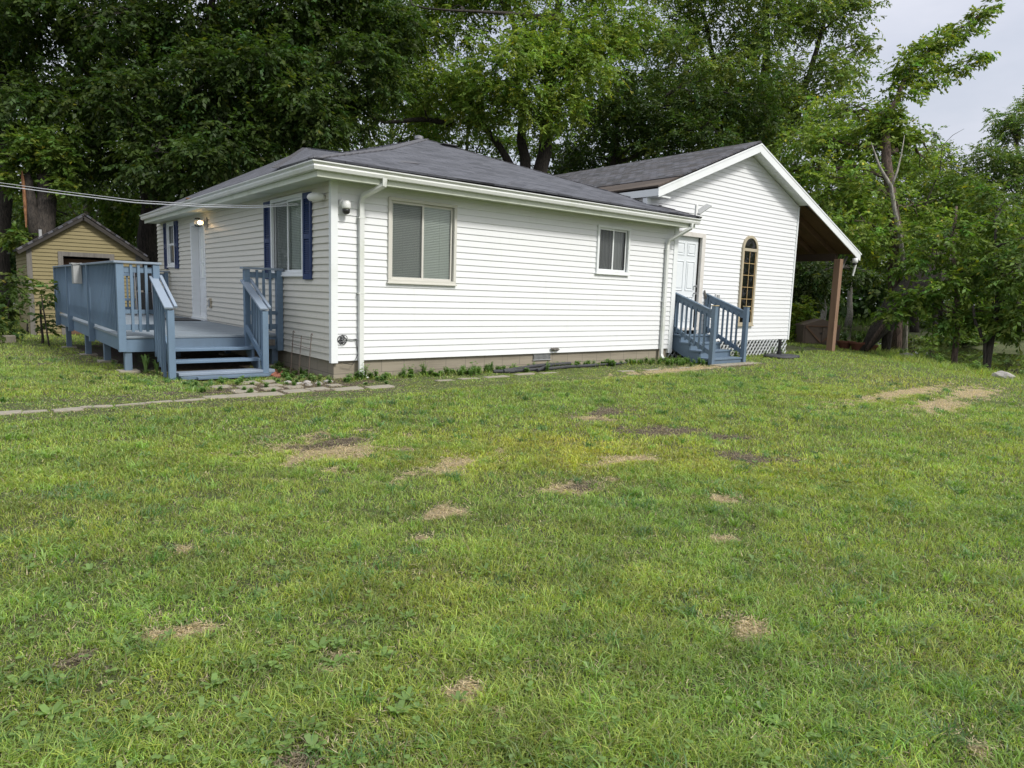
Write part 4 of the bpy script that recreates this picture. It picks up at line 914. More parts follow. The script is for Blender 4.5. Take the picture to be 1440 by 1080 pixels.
# paving stones of the old path
r = random.Random(11); k = 0
path = [(-4.35, -1.22, .28, .13), (-3.98, -1.10, .20, .11), (-3.72, -1.12, .15, .1), (-3.44, -1.17, .17, .12), (-3.16, -1.12, .20, .07), (-2.86, -1.13, .18, .05), (-2.56, -1.10, .18, .06), (-2.26, -1.10, .20, .07), (-1.95, -1.02, .18, .09),
 (-1.62, -.98, .24, .12), (-1.28, -1.00, .20, .13), (-.93, -.88, .20, .12), (-.60, -.86, .18, .10), (-.22, -.98, .26, .10), (.25, -1.02, .28, .09), (-1.48, -.62, .16, .11), (-1.12, -.56, .17, .1), (-.80, -.55, .14, .10), (-1.35, -.28, .15, .1), (-1.0, -.25, .14, .09), (-1.6, -.1, .15, .1), (-1.2, .1, .16, .1), (-.9, .15, .12, .1),
 (1.42, -.86, .17, .05), (1.9, -.80, .22, .06), (2.45, -.78, .25, .07), (3.1, -.72, .25, .06), (3.7, -.66, .24, .06), (-.25, -.62, .12, .07), (5.2, -1.1, .22, .05), (5.9, -1.15, .25, .05), (6.7, -1.25, .25, .05)]
nearby = ['at the far left end of the path', 'along the left stretch of the path', 'in front of the deck steps', 'along the house corner', 'near the long white wall']
stones = []
for (x, y, hx, hy) in path:
    hy = hy*(.62 if x < -2.2 else 1); yj = r.uniform(-.03, .03); x0, x1, y0_, y1_ = x-hx*r.uniform(.66, .9), x+hx*r.uniform(.66, .9), y+yj-hy*r.uniform(1.0, 1.35), y+yj+hy*r.uniform(.9, 1.2); n = 5; pts = []
    for (a, b_) in (((x0, y0_), (x1, y0_)), ((x1, y0_), (x1, y1_)), ((x1, y1_), (x0, y1_)), ((x0, y1_), (x0, y0_))):
        for i in range(3): f = i/3; pts.append((a[0]+(b_[0]-a[0])*f+r.uniform(-.012, .012), a[1]+(b_[1]-a[1])*f+r.uniform(-.012, .012)))
    mb = MB(); zt = zat(x, y)+.014+r.uniform(-.004, .006); m_ = len(pts); tx, ty = r.uniform(-.03, .03), r.uniform(-.03, .03)
    mb.v = [Vector((p[0], p[1], zt+tx*(p[0]-x)+ty*(p[1]-y))) for p in pts]+[Vector((p[0], p[1], zt-.08)) for p in pts]
    mb.f = [tuple(range(m_)), tuple(range(m_, 2*m_))[::-1]]+[(i, (i+1) % m_, m_+(i+1) % m_, m_+i) for i in range(m_)]; mb.uv = [[(0, 0)]*len(f) for f in mb.f]
    z_ = nearby[0] if x < -3.9 else nearby[1] if x < -2.1 else nearby[2] if x < -.75 else nearby[3] if x < .6 else nearby[4]
    mb.build('paving_stone', 'stone', label='flat tan paving stone sunk in grass '+z_, cat='paving stone', group='stones of the old path '+z_, bevel=.006); stones.append((x0, x1, y0_, y1_))
# black landscape edging lying along the foundation
for i, (pts, lab) in enumerate((([(2.9, -.42), (3.4, -.38), (4.0, -.40), (4.45, -.36)], 'longest front length of black edging pipe on the ground'), ([(3.0, -.30), (3.6, -.33), (4.2, -.24)], 'black edging pipe crossing over the longer one behind it'),
     ([(3.6, -.48), (4.1, -.30), (4.6, -.27)], 'slanting black edging pipe under the crawl vent'), ([(4.4, -.34), (5.0, -.36), (5.3, -.30)], 'short black edging pipe right of the crawl vent'), ([(5.1, -.25), (5.7, -.30), (6.2, -.24)], 'thin black edging pipe lying nearest the small window'), ([(2.75, -.33), (3.1, -.46)], 'stubby black edging piece at the left end of the pile'))):
    P = [(x, y, zat(x, y)+.035+.05*(i in (1, 2))*(j > 0)) for j, (x, y) in enumerate(pts)]
    MB().tube(P, .03 if i != 4 else .02, 10).build('edging_pipe', 'black_soft', label=lab, cat='pipe', group='black edging pipes along the foundation')
# wire plant stand by the corner
t = thing('wire_trellis', 'thin rusty wire plant trellis leaning at the foot of the corner wall', 'trellis', (-.25, .6, -.27))
for y in (.25, .62, .95):
    z = -.30; q = [(-.27, y, z), (-.24, y, .1), (-.22, y, .34)]
    if y != .62: q += [(-.23, y-.02, .38), (-.23, y-.06, .40), (-.23, y-.08, .37)]
    MB().tube(q, .006, 6).build('upright_wire', 'rust', t)
MB().tube([(-.23, .2, .30), (-.24, .98, .30)], .005, 6).build('cross_wire', 'rust', t); MB().tube([(-.235, .25, .17), (-.24, .98, .19)], .005, 6).build('cross_wire', 'rust', t)

# ------------------------------------------------------------------ vegetation
def nrm(v): return v/np.maximum(np.linalg.norm(v, axis=-1, keepdims=True), 1e-9)
UP = np.array([0, 0, 1.]); DENS = 6.2
def leaves(lobes, leaf, col, density, rg, droop=.3, twig=.7, m=12, spread=.8, shell=.35, wid=.5, yellow=.15):
    """leaf faces on short twigs spread through each lobe; returns verts, quads, colours and twig segments"""
    V = []; C = []; T = []; leaf = leaf*1.22
    sub = []
    for (c, rx, rzz) in lobes:
        if rx < .6: sub.append((c, rx, rzz, 1.0)); continue
        sub.append((c, rx*.8, rzz*.75, 1.0)); K = 6
        for i in range(K):
            d = nrm(rg.normal(size=3)); e = np.array(c, float)+d*np.array([rx, rx, rzz])*rg.uniform(.5, .95)
            sub.append((e, rx*rg.uniform(.38, .58), rzz*rg.uniform(.22, .36), rg.uniform(.85, 1.3)))
    for (c, rx, rzz, lv) in sub:
        c = np.array(c, float); area = math.pi*rx*rzz*1.9
        nt_ = max(6, int((4.0 if rx < .6 and lv == 1.0 else 1)*area*density*DENS/(leaf*leaf*wid)/m))
        d = nrm(rg.normal(size=(nt_, 3))); ph = rg.uniform(0, 6, 6)
        k = .78+.22*np.sin(d[:, 0]*4+ph[0])*np.sin(d[:, 1]*4+ph[1])+.16*np.sin(d[:, 2]*6+ph[2])*np.sin(d[:, 0]*7+ph[3])
        f = (shell+(1-shell)*rg.uniform(0, 1, nt_)**.6)*k
        P = c+d*f[:, None]*np.array([rx, rx, rzz])
        t = nrm(d*[.9, .9, .45]+rg.normal(size=(nt_, 3))*.5+[0, 0, -droop*.6]); L = min(twig, max(.22, rx*.8))*rg.uniform(.6, 1.3, nt_)
        tc_ = rg.uniform(.72, 1.28, (nt_, 1))*(1+.0*f[:, None]); hue = rg.normal(size=(nt_, 1))*.10
        s = np.linspace(.08, 1, m)[None, :, None]
        B = P[:, None]+t[:, None]*L[:, None, None]*s+np.array([0, 0, -1.])*droop*L[:, None, None]*s*s*.5
        sd_ = nrm(np.cross(t, UP)+1e-3)[:, None]*np.where(np.arange(m) % 2, 1, -1)[None, :, None]
        ax = nrm(sd_*spread+t[:, None]*.7+rg.normal(size=(nt_, m, 3))*.35+[0, 0, -droop*.7])
        nn = nrm(UP+rg.normal(size=(nt_, m, 3))*.55); wv = nrm(np.cross(ax, nn))
        ll = leaf*rg.uniform(.65, 1.2, (nt_, m, 1)); ww = ll*wid*.5
        q = np.stack([B, B+ax*ll*.45+wv*ww, B+ax*ll+UP*-.1*ll, B+ax*ll*.45-wv*ww], 2)
        V.append(q.reshape(-1, 3))
        cc = np.array(col)[None, None]*lv*tc_[:, :, None]*rg.uniform(.75, 1.25, (nt_, m, 1))
        cc = cc*(1+hue[:, :, None]*np.array([1.2, 0, -.5])); yl = rg.uniform(size=(nt_, m, 1)) < yellow*.15; cc = np.where(yl, cc*[2.2, 1.5, .8], cc)
        C.append(np.repeat(np.clip(cc, .003, 1).reshape(-1, 3), 4, 0)); T.append((P, t, L))
    V = np.concatenate(V); C = np.concatenate(C); F = np.arange(len(V)).reshape(-1, 4); return V, F, C, T
def np_obj(name, V, F, C, mat, parent=None, base=(0, 0, 0), kind=None):
    me = bpy.data.meshes.new(name); np_mesh(me, V-np.array(base), F, C); me.materials.append(mat)
    o = bpy.data.objects.new(name, me); COL.objects.link(o)
    if parent is not None: o.parent = parent; o['_base'] = parent['_base']
    tag(o, kind=kind); return o
def bez(a, b, k, up, rg, jit=.05):
    a, b = Vector(a), Vector(b); c = a.lerp(b, .5)+Vector((0, 0, up))
    L = (b-a).length; out = []
    for i in range(k+1):
        t = i/k; p = a*(1-t)**2+c*2*t*(1-t)+b*t*t
        if 0 < i < k: p = p+Vector(rg.normal(size=3)*jit*L)
        out.append(p)
    return out
NTREE = [0]
def tree(name, label, trunks, lobes, leaf=.12, col=(.055, .10, .022), density=.55, barkmat='bark', seed=0, group=None, limbs=True, cat='tree', **kw):
    """trunks: list of (points, r0, r1); lobes: (centre, r horizontal, r vertical)"""
    rg = np.random.default_rng(seed+100); base = trunks[0][0][0]
    t = thing(name, label, cat, tuple(base), group)
    mb = MB()
    for pts, r0, r1 in trunks:
        P = [Vector(pts[0])]
        for i in range(len(pts)-1):
            a, b_ = Vector(pts[i]), Vector(pts[i+1])
            for j in range(1, 4): P.append(a.lerp(b_, j/3)+Vector(rg.normal(size=3)*[.25, .25, .05]*r0*(j < 3)))
        R_ = [r0+(r1-r0)*i/(len(P)-1) for i in range(len(P))]; R_[0] *= 1.25
        mb.tube(P, R_, 10)
    if limbs:
        for (c, rx, rzz) in lobes:
            c = Vector(c); best = None
            for pts, r0, r1 in trunks:
                for i in range(1, len(pts)):
                    for f in (.0, .5, 1):
                        q = Vector(pts[i-1]).lerp(Vector(pts[i]), f)
                        if q.z > c.z+.3 or q.z-Vector(trunks[0][0][0]).z < 1.2: continue
                        d = (q-c).length
                        if best is None or d < best[0]: best = (d, q, r1+(r0-r1)*.35)
            if best is None or best[0] < .4: continue
            L = best[0]; P = bez(best[1], c+Vector((0, 0, rzz*.25)), 6, L*.10, rg, .03); r0 = min(best[2]*.7, .02*L+.02)
            mb.tube(P, [r0*(1-.75*i/6) for i in range(7)], 7)
            for k in range(4):
                d = Vector(nrm(rg.normal(size=3)+np.array([0, 0, .2]))); e = c+Vector((d.x*rx, d.y*rx, d.z*rzz))*.75; s_ = P[rg.integers(3, 6)]
                mb.tube(bez(s_, e, 4, .1, rg, .04), [r0*.4, r0*.32, r0*.22, r0*.14, .006], 5)
    mb.build('trunk', barkmat, t, smooth=True, normals=False)
    V, F, C, T = leaves(lobes, leaf, col, density, rg, **kw); NTREE[0] += len(F)
    np_obj('crown', V, F, C, M['leaf'], t, base)
    return t
def L_(px, py, d, r_, rz=None): p = at(px, py, d); return (tuple(p), r_, rz or r_*.8)
def G_(px, d, py=480):
    p = at(px, py, d); return Vector((p.x, p.y, zat(p.x, p.y)-.15))
DK = (.044, .076, .016); MID = (.10, .155, .030); LT = (.165, .24, .045); YG = (.16, .23, .03); BL = (.13, .185, .05)

# big dark tree that hangs over the roof from behind the left side
b = G_(208, 24.5)
lob = [L_(*a) for a in ((60, 40, 22, 2.0), (170, 30, 21, 2.1), (290, 20, 21.5, 2.0), (400, 20, 22, 1.9), (500, 15, 22.5, 1.6), (80, 140, 21.5, 1.9), (190, 130, 20.5, 2.0), (310, 120, 20.5, 2.0), (420, 110, 21, 1.9), (515, 100, 22, 1.5),
    (130, 215, 22, 1.5), (225, 215, 20, 1.4), (330, 200, 20, 1.5), (430, 180, 21, 1.4), (505, 165, 22.5, 1.0), (250, 265, 22.5, 1.0), (545, 45, 23, 1.2), (20, 130, 23, 1.6), (350, 60, 26, 2.6), (200, 80, 26, 2.6), (100, -70, 22, 2.6), (280, -80, 22, 2.6), (460, -70, 22, 2.4), (300, -200, 23, 2.8), (120, -190, 23, 2.6), (440, 60, 27, 2.3), (260, 170, 25.5, 2.0), (395, 160, 25, 1.8))]
tree('large_tree', 'huge dark leafy tree hanging over the left end of the roof', [([b, b+Vector((.1, .1, 3)), at(215, 200, 24), at(200, 60, 23.5), at(195, -60, 23)], .38, .16), ([at(215, 200, 24), at(290, 80, 23), at(305, -60, 22.5)], .2, .08), ([at(210, 220, 24), at(100, 70, 23.5), at(40, -20, 23)], .2, .07)], lob, leaf=.135, col=DK, density=.62, barkmat='bark', seed=1, wid=.55, droop=.45)
# tree at the very left edge
b = G_(4, 23); tree('edge_tree', 'tall tree with straight dark trunk at the left edge of the view', [([b, at(5, 300, 23), at(3, 100, 23), at(0, -80, 23)], .26, .16)], [L_(*a) for a in ((-30, 60, 23, 1.9), (-60, 180, 22.5, 1.7), (-20, -60, 23, 2.2), (10, 60, 25, 1.6))], leaf=.13, col=DK, seed=2, density=.5)
# broken trunk behind the shed
b = G_(60, 19.9); p0 = at(58, 330, 20.2); p1 = at(50, 258, 20.2)
t = thing('snapped_tree', 'thick broken tree trunk with a torn orange stub behind the shed', 'tree', tuple(b))
MB().tube([b, at(60, 400, 20.1), at(60, 330, 20.2), at(66, 280, 20.3), at(62, 240, 20.4), at(75, 190, 20.6)], [.40, .34, .30, .25, .18, .08], 12).build('trunk', 'bark', t, smooth=True)
MB().tube([at(52, 340, 20), at(46, 300, 20), at(40, 255, 20), at(38, 238, 20)], [.18, .15, .12, .03], 8).build('broken_limb', 'bark', t, smooth=True)
MB().tube([at(37, 320, 19.9), at(35, 285, 19.85), at(32, 250, 19.8), at(31, 240, 19.8)], [.02, .045, .04, .01], 7).build('torn_wood', 'bark_torn', t, 'orange freshly torn wood')
V, F, C, T = leaves([L_(22, 255, 20.2, .45), L_(30, 225, 20.2, .5), L_(20, 330, 19.5, .35), L_(70, 215, 20, .7), L_(85, 190, 20, .8), L_(45, 200, 20, .6), L_(90, 260, 20, .35)], .13, MID, .45, np.random.default_rng(5)); np_obj('crown', V, F, C, M['leaf'], t, b)
# undergrowth and trees behind the shed
tree('understory_tree', 'mid green leafy tree rising just behind the shed roof', [([G_(130, 30), at(130, 330, 30), at(125, 230, 30)], .14, .05)], [L_(*a) for a in ((100, 250, 29, 1.5), (160, 270, 28, 1.5), (60, 290, 30, 1.4), (200, 300, 28, 1.4), (140, 330, 29, 1.6), (205, 360, 30, 1.5), (30, 200, 31, 1.6))], leaf=.14, col=MID, seed=6, density=.5)
tree('understory_tree', 'shaded tree in the gap between the shed and the house end', [([G_(245, 34), at(245, 330, 34), at(240, 200, 34)], .16, .05)], [L_(*a) for a in ((240, 300, 33, 2.2), (260, 230, 34, 2.2), (190, 380, 34, 1.9), (320, 230, 35, 2.2))], leaf=.16, col=DK, seed=7, density=.5)
# shrubs in front of the shed
for (px, d_, r_, top, sd_, lab) in ((14, 17.2, .34, 395, 8, 'tall leafy shrub climbing the left side wall of the shed'), (60, 16.4, .17, 420, 9, 'thin leafy sapling in front of the shed corner'), (-22, 16.0, .36, 450, 10, 'dense green shrub cut off by the left edge of the view')):
    b = G_(px, d_); lo = [L_(px+random.uniform(-14, 14), y_, d_+random.uniform(-.3, .3), r_*random.uniform(.6, 1), r_*.8) for y_ in np.linspace(top, 462, 5)]
    tree('shrub', lab, [([b, at(px-3, 430, d_), at(px+4, top, d_)], .03, .012)], lo, leaf=.11, col=(.06, .10, .022), seed=sd_, density=.2, twig=.4, cat='shrub')
b = G_(70, 15.6); tree('sapling', 'low leafy branch reaching across the yellow shed wall to the deck', [([b, at(62, 440, 15.6), at(58, 410, 15.6)], .02, .01)], [L_(*a) for a in ((60, 400, 15.5, .22, .12), (74, 408, 15.3, .18, .10))], leaf=.11, col=MID, seed=11, density=.2, twig=.3, cat='sapling')
# light green tree in the middle behind the roof
b = G_(755, 29); b2 = G_(735, 29)
lob = [L_(*a) for a in ((560, 60, 30, 2.0), (640, 30, 29, 2.2), (620, 120, 29, 1.8), (700, 90, 27, 2.0), (780, 60, 28, 2.2), (740, 140, 27, 1.6), (830, 100, 27.5, 1.9), (850, 30, 29, 2.1), (680, 160, 28, 1.3), (790, 165, 27.5, 1.2), (570, 130, 31, 1.6), (700, -30, 29, 2.5), (600, -60, 30, 2.5), (820, -60, 29, 2.5), (530, 10, 31, 1.6), (610, 175, 30, 1.1))]
tree('maple_tree', 'light green spreading tree with several trunks directly behind the roof peak', [([b, at(757, 250, 29), at(772, 130, 29), at(790, -20, 29)], .42, .14), ([b2, at(738, 250, 29), at(735, 170, 29), at(720, 20, 29)], .34, .10), ([at(735, 255, 29), at(702, 205, 29), at(640, 120, 29)], .22, .07), ([at(640, 175, 29.3), at(600, 168, 29), at(540, 172, 28.5), at(515, 160, 28)], .13, .04), ([at(780, 25, 28), at(700, 18, 27), at(600, 12, 26.5)], .10, .03)], lob, leaf=.14, col=LT, density=.62, seed=12)
# dark trees between
tree('dark_tree', 'dark green low-crowned tree behind the valley between both roofs', [([G_(860, 31), at(862, 230, 31), at(870, 120, 31)], .22, .08)], [L_(*a) for a in ((860, 180, 30, 1.9), (930, 200, 29, 1.7), (900, 130, 29.5, 1.8), (1000, 190, 28, 1.5), (970, 140, 29, 1.7), (820, 225, 32, 1.4), (1050, 150, 29, 1.6), (1040, 205, 30, 1.3))], leaf=.14, col=DK, seed=13, density=.5)
lob = [L_(*a) for a in ((930, 40, 32, 2.4), (1010, 20, 32, 2.5), (1090, 30, 32, 2.4), (1160, 30, 32.5, 2.0), (960, 100, 31, 2.0), (1060, 100, 31, 2.2), (1140, 100, 31.5, 2.0), (1195, 90, 32, 1.3), (1200, 20, 33, 1.3), (1190, 165, 32, 1.4), (1120, 160, 31, 1.8), (1000, -70, 32, 2.6), (1110, -60, 32, 2.4), (900, -50, 33, 2.4), (1060, 180, 32, 1.6), (1215, 60, 33, .8), (1190, -30, 33, 1.2))]
tree('tall_tree', 'tall open-crowned dark tree standing above the addition roof ridge', [([G_(1090, 33), at(1085, 250, 33), at(1075, 120, 33), at(1080, -40, 33)], .38, .12), ([at(1085, 220, 33), at(1140, 100, 33), at(1170, -10, 33)], .2, .06), ([at(1085, 240, 33), at(1010, 110, 33), at(980, -20, 33)], .2, .06)], lob, leaf=.15, col=BL, density=.44, seed=14)
# pale thin branches in front
# right hand tree with the long branch into the sky
b = G_(1258, 22.3); tp = [b, at(1259, 400, 22.2), at(1262, 330, 22.1), at(1250, 250, 22.2), at(1245, 180, 22.4), at(1262, 140, 22.6)]
lob = [L_(*a) for a in ((1180, 170, 24, 1.3), (1140, 215, 23.5, 1.3), (1220, 200, 23, 1.2), (1170, 260, 22.5, 1.2), (1110, 250, 24, 1.0), (1230, 270, 22, 1.1), (1200, 320, 21.5, 1.0), (1260, 340, 21.5, 1.0), (1160, 300, 24, .9), (1290, 300, 23, 1.1), (1290, 370, 22, .8, .5), (1300, 230, 25, 1.0),
    (1262, 130, 22.6, .75, .6), (1235, 190, 22.8, .9, .7), (1265, 190, 22.9, .7, .5), (1278, 95, 22.7, .55, .4), (1300, 70, 22.8, .5, .38), (1325, 55, 23, .5, .32), (1352, 40, 23.1, .45, .28), (1380, 22, 23.2, .40, .22), (1395, 8, 23.3, .28, .16), (1345, 95, 23.2, .45, .2), (1375, 80, 23.3, .32, .15), (1310, 110, 22.9, .45, .25), (1390, 75, 23.4, .2, .12), (1245, 165, 22.5, .6, .5))]
tree('elm_tree', 'bright green tree right of the porch with one long branch reaching into the sky', [(tp, .24, .10), ([at(1245, 180, 22.4), at(1275, 105, 22.7), at(1320, 60, 23), at(1398, 8, 23.3)], .08, .015), ([at(1280, 110, 22.7), at(1330, 95, 23.1), at(1390, 76, 23.4)], .04, .01)], lob, leaf=.125, col=LT, density=.42, barkmat='bark_brown', seed=15, limbs=True, droop=.35)
# bare pale snag
t = thing('bare_snag', 'bare pale forked dead trunk among the green crowns on the right', 'tree', tuple(G_(1275, 21.6)))
b = G_(1275, 21.6)
MB().tube([b, at(1274, 400, 21.5), at(1265, 330, 21.3), at(1257, 290, 21.2), at(1253, 262, 21.1), at(1237, 235, 21.0), at(1225, 200, 21)], [.08, .075, .07, .065, .055, .04, .01], 9).build('trunk', 'bark_pale', t, smooth=True)
MB().tube([at(1253, 264, 21.1), at(1262, 240, 21.1), at(1268, 215, 21.2), at(1272, 190, 21.2)], [.04, .03, .02, .008], 8).build('limb', 'bark_pale', t, smooth=True)
# bare curved twigs against the sky
t = thing('dead_twig', 'thin bare curling branch tips against the sky on the right', 'branch', tuple(at(1300, 215, 23)))
MB().tube([at(1280, 205, 23), at(1300, 188, 23), at(1318, 190, 23), at(1325, 205, 23), at(1340, 190, 23), at(1356, 181, 23)], [.02, .014, .012, .012, .009, .004], 5).build('twig', 'bark', t); MB().tube([at(1318, 190, 23), at(1325, 205, 23), at(1322, 240, 23.1), at(1300, 290, 23.2)], [.006, .010, .014, .03], 5).build('twig', 'bark', t); MB().tube([at(1296, 192, 23), at(1293, 175, 23), at(1291, 162, 23)], [.010, .007, .003], 5).build('twig', 'bark', t)
# old leaning trunk with a hollow root
b = G_(1232, 21.0)
t = thing('leaning_trunk', 'massive dark leaning tree base with a hollow root plate over the water', 'tree', tuple(b))
MB().tube([at(1212, 496, 21), at(1236, 462, 21), at(1262, 430, 21.1), at(1288, 405, 21.3), at(1310, 385, 21.6), at(1335, 330, 22.2)], [.10, .26, .42, .48, .42, .25], 12).build('trunk', 'bark', t, smooth=True)
MB().tube([at(1245, 497, 21.1), at(1248, 465, 21.1), at(1262, 430, 21.2)], [.12, .16, .3], 9).build('root', 'bark', t, smooth=True); MB().tube([at(1218, 492, 20.8), at(1240, 460, 20.8), at(1266, 432, 20.9)], [.05, .07, .14], 8).build('root', 'bark_brown', t, smooth=True)
V, F, C, T = leaves([L_(*a) for a in ((1335, 330, 22.5, .9), (1375, 290, 23, 1.0), (1330, 270, 23.5, 1.0), (1300, 385, 21.8, .5, .3))], .125, MID, .45, np.random.default_rng(16)); np_obj('crown', V, F, C, M['leaf'], t, b)
# small water-side trees on the right
b = G_(1345, 18.9, 505)
tree('waterside_tree', 'thin straight water-side tree with layered bright leaves near the right edge', [([b, at(1346, 440, 18.9), at(1340, 350, 19), at(1345, 290, 19.2)], .085, .03)], [L_(*a) for a in ((1330, 400, 18.6, .75, .45), (1370, 370, 18.6, .9, .5), (1290, 415, 19, .6, .3), (1340, 330, 19, .9, .6), (1400, 400, 18.4, .8, .45), (1262, 438, 19.3, .45, .2), (1290, 365, 19.5, .8, .5), (1410, 330, 19, .9, .6), (1330, 452, 18.9, .5, .15), (1380, 440, 18.6, .6, .22))], leaf=.12, col=(.105, .17, .028), density=.42, barkmat='bark_brown', seed=17, droop=.4)
b = G_(1390, 18.2, 512)
tree('waterside_tree', 'forked dark-stemmed tree overhanging the water at the right edge', [([b, at(1395, 470, 18.2), at(1403, 430, 18.2), at(1400, 350, 18.4)], .10, .04), ([b, at(1385, 480, 18.2), at(1372, 455, 18.2), at(1368, 430, 18.2)], .05, .03)], [L_(*a) for a in ((1425, 380, 17.8, .8, .5), (1440, 440, 17.6, .7, .4), (1420, 462, 17.8, .45, .2), (1460, 340, 18, 1.0, .7), (1400, 290, 19.5, .9, .7), (1440, 420, 18.6, .8, .5))], leaf=.12, col=MID, density=.42, barkmat='bark', seed=18, droop=.45)
# taller trees beyond, right edge
tree('poplar_tree', 'tall soft green tree rising highest at the right edge of the view', [([G_(1432, 44), at(1432, 300, 44), at(1430, 170, 44)], .22, .05)], [L_(*a) for a in ((1430, 180, 44, 2.07, 1.5), (1400, 240, 43, 2.07), (1460, 240, 43, 2.44), (1370, 290, 42, 1.83), (1430, 300, 42, 2.44), (1470, 150, 44, 1.83), (1350, 340, 41, 1.83), (1415, 345, 41, 1.83))], leaf=.15, col=(.12, .18, .05), density=.55, seed=19)
tree('bank_tree', 'rounded mid green tree between the elm and the right edge trees', [([G_(1315, 45), at(1315, 350, 45), at(1310, 280, 45)], .16, .05)], [L_(*a) for a in ((1310, 260, 44, 1.95), (1340, 290, 44, 2.10), (1280, 300, 44, 2.10), (1320, 340, 43, 2.25), (1265, 240, 45, 1.65), (1325, 225, 45, 1.05), (1350, 245, 45, 1.35))], leaf=.14, col=MID, density=.42, seed=20)
# behind the porch: dark drooping foliage and a bright shrub
tree('drooping_tree', 'very dark drooping foliage behind the far wall edge of the addition', [([G_(1128, 27.5), at(1128, 430, 27.5), at(1125, 330, 27.5)], .16, .06)], [L_(*a) for a in ((1125, 380, 27, .8, .9), (1150, 378, 26.5, .8, .6), (1160, 405, 27.5, .5, .4), (1138, 420, 26.5, .4, .7), (1108, 420, 28, .9, 1.1), (1185, 380, 28, .8, .4), (1215, 385, 29, .7, .3))], leaf=.13, col=DK, density=.5, seed=21, droop=.7)
b = G_(1128, 24.0); tree('shrub', 'bright yellow-green shrub beside the far wall corner', [([b, at(1128, 450, 24)], .03, .01)], [L_(1126, 440, 24, .42, .5), L_(1122, 462, 23.8, .3, .3)], leaf=.12, col=YG, density=.4, twig=.3, seed=22, cat='shrub')
# row across the water
r = random.Random(33)
far = [(1115, 46, 'bark'), (1160, 52, 'bark_pale'), (1192, 60, 'bark_pale'), (1222, 75, 'bark_pale'), (1250, 80, 'bark'), (1285, 62, 'bark'), (1320, 55, 'bark'), (1355, 52, 'bark'), (1395, 50, 'bark'), (1435, 48, 'bark'), (1480, 50, 'bark')]
lab = ['dark crown farthest left across the water', 'pale-trunked birch across the water left of the porch post', 'leaning pale birch across the water right of the post', 'pale short birch above the bright far meadow', 'tree at the end of the far meadow', 'far shore tree behind the leaning trunk', 'far shore tree behind the straight water-side tree', 'far shore tree left of the forked tree', 'far shore tree behind the forked tree', 'far shore tree at the right edge', 'far shore tree just past the right edge']
for i, (px, d_, bk) in enumerate(far):
    b = G_(px, d_, 455); k = d_/30
    pts = [b, b+Vector((.0, 0, 3)), b+Vector((r.uniform(-.5, .5), 0, 7))]
    if bk == 'bark_pale': pts = [b, at(px+(4 if i == 2 else 1), 400, d_), at(px+(16 if i == 2 else 2), 350, d_)]
    y_ = (330, 290, 250) if bk == 'bark_pale' else ((385, 345, 300) if px < 1270 else (440, 385, 320))
    tree('far_tree', lab[i], [(pts, .20*k**.5, .08)], [L_(px+r.uniform(-25, 25), yy+r.uniform(-15, 15), d_+r.uniform(-2, 2), 1.35*k*r.uniform(.8, 1.1)) for yy in y_]+[L_(px+r.uniform(-30, 30), 405 if px < 1270 else 455, d_+3, 1.1*k, .6*k)]*(bk == 'bark'), leaf=.22*k**.5, col=[MID, DK, LT][i % 3], density=.4, barkmat=bk, seed=40+i, group='trees across the water')
# woods behind everything: one mass, far off
rg = np.random.default_rng(77); lob = []
for i in range(64):
    a = math.radians(-12+i*2.15); R_ = rg.uniform(62, 84)
    if a < math.radians(22): R_ = rg.uniform(105, 130)
    c = np.array([CAM.x+R_*math.cos(a), CAM.y+R_*math.sin(a)]); h = rg.uniform(7.5, 11)*R_/75*(.72 if math.degrees(a) < 24 else 1)
    z0 = -.5
    for zz_ in (.25, .6, .88): lob.append(((c[0]+rg.uniform(-2, 2), c[1]+rg.uniform(-2, 2), z0+h*zz_), 4.2*R_/75*(1.1-.35*zz_), h*.24))
V, F, C, T = leaves(lob, .55, (.05, .09, .03), .42, rg, twig=1.2, m=8, shell=.6); np_obj('far_woods', V, F, C, M['leaf'], kind='stuff')
# closer wood behind the house between the big trees
rg = np.random.default_rng(78)
for i, (px, d_, lb_, top) in enumerate(((330, 40, 'background tree behind the left roof slope', 150), (450, 42, 'background tree showing left of the chimney flue', 90), (545, 44, 'background tree right of the dark overhanging crown', 110), (650, 42, 'background tree behind the maple limbs', 130), (790, 44, 'background tree between the trunks behind the roof', 150), (905, 42, 'background tree behind the roof valley', 120), (1010, 42, 'background tree left of the gable peak', 110), (1085, 42, 'background tree right of the gable peak', 160), (1285, 48, 'background tree behind the elm crown', 220), (120, 42, 'background tree high behind the shed', 120))):
    b = G_(px, d_); tree('woodland_tree', lb_, [([b, at(px, 330, d_), at(px+8, top+40, d_)], .26, .08)], [L_(px+dx, y_, d_+dz, r_) for dx, y_, dz, r_ in ((0, top, 0, 2.3), (-40, top+50, 1, 2.2), (42, top+55, -1, 2.2), (0, top+100, 0, 2.3), (-45, top+140, 1, 2.2), (45, top+140, 0, 2.2))], leaf=.21, col=(MID, MID, BL)[i % 3], density=.38, seed=60+i, group='woodland trees behind the house')
print('tree leaves', NTREE[0])

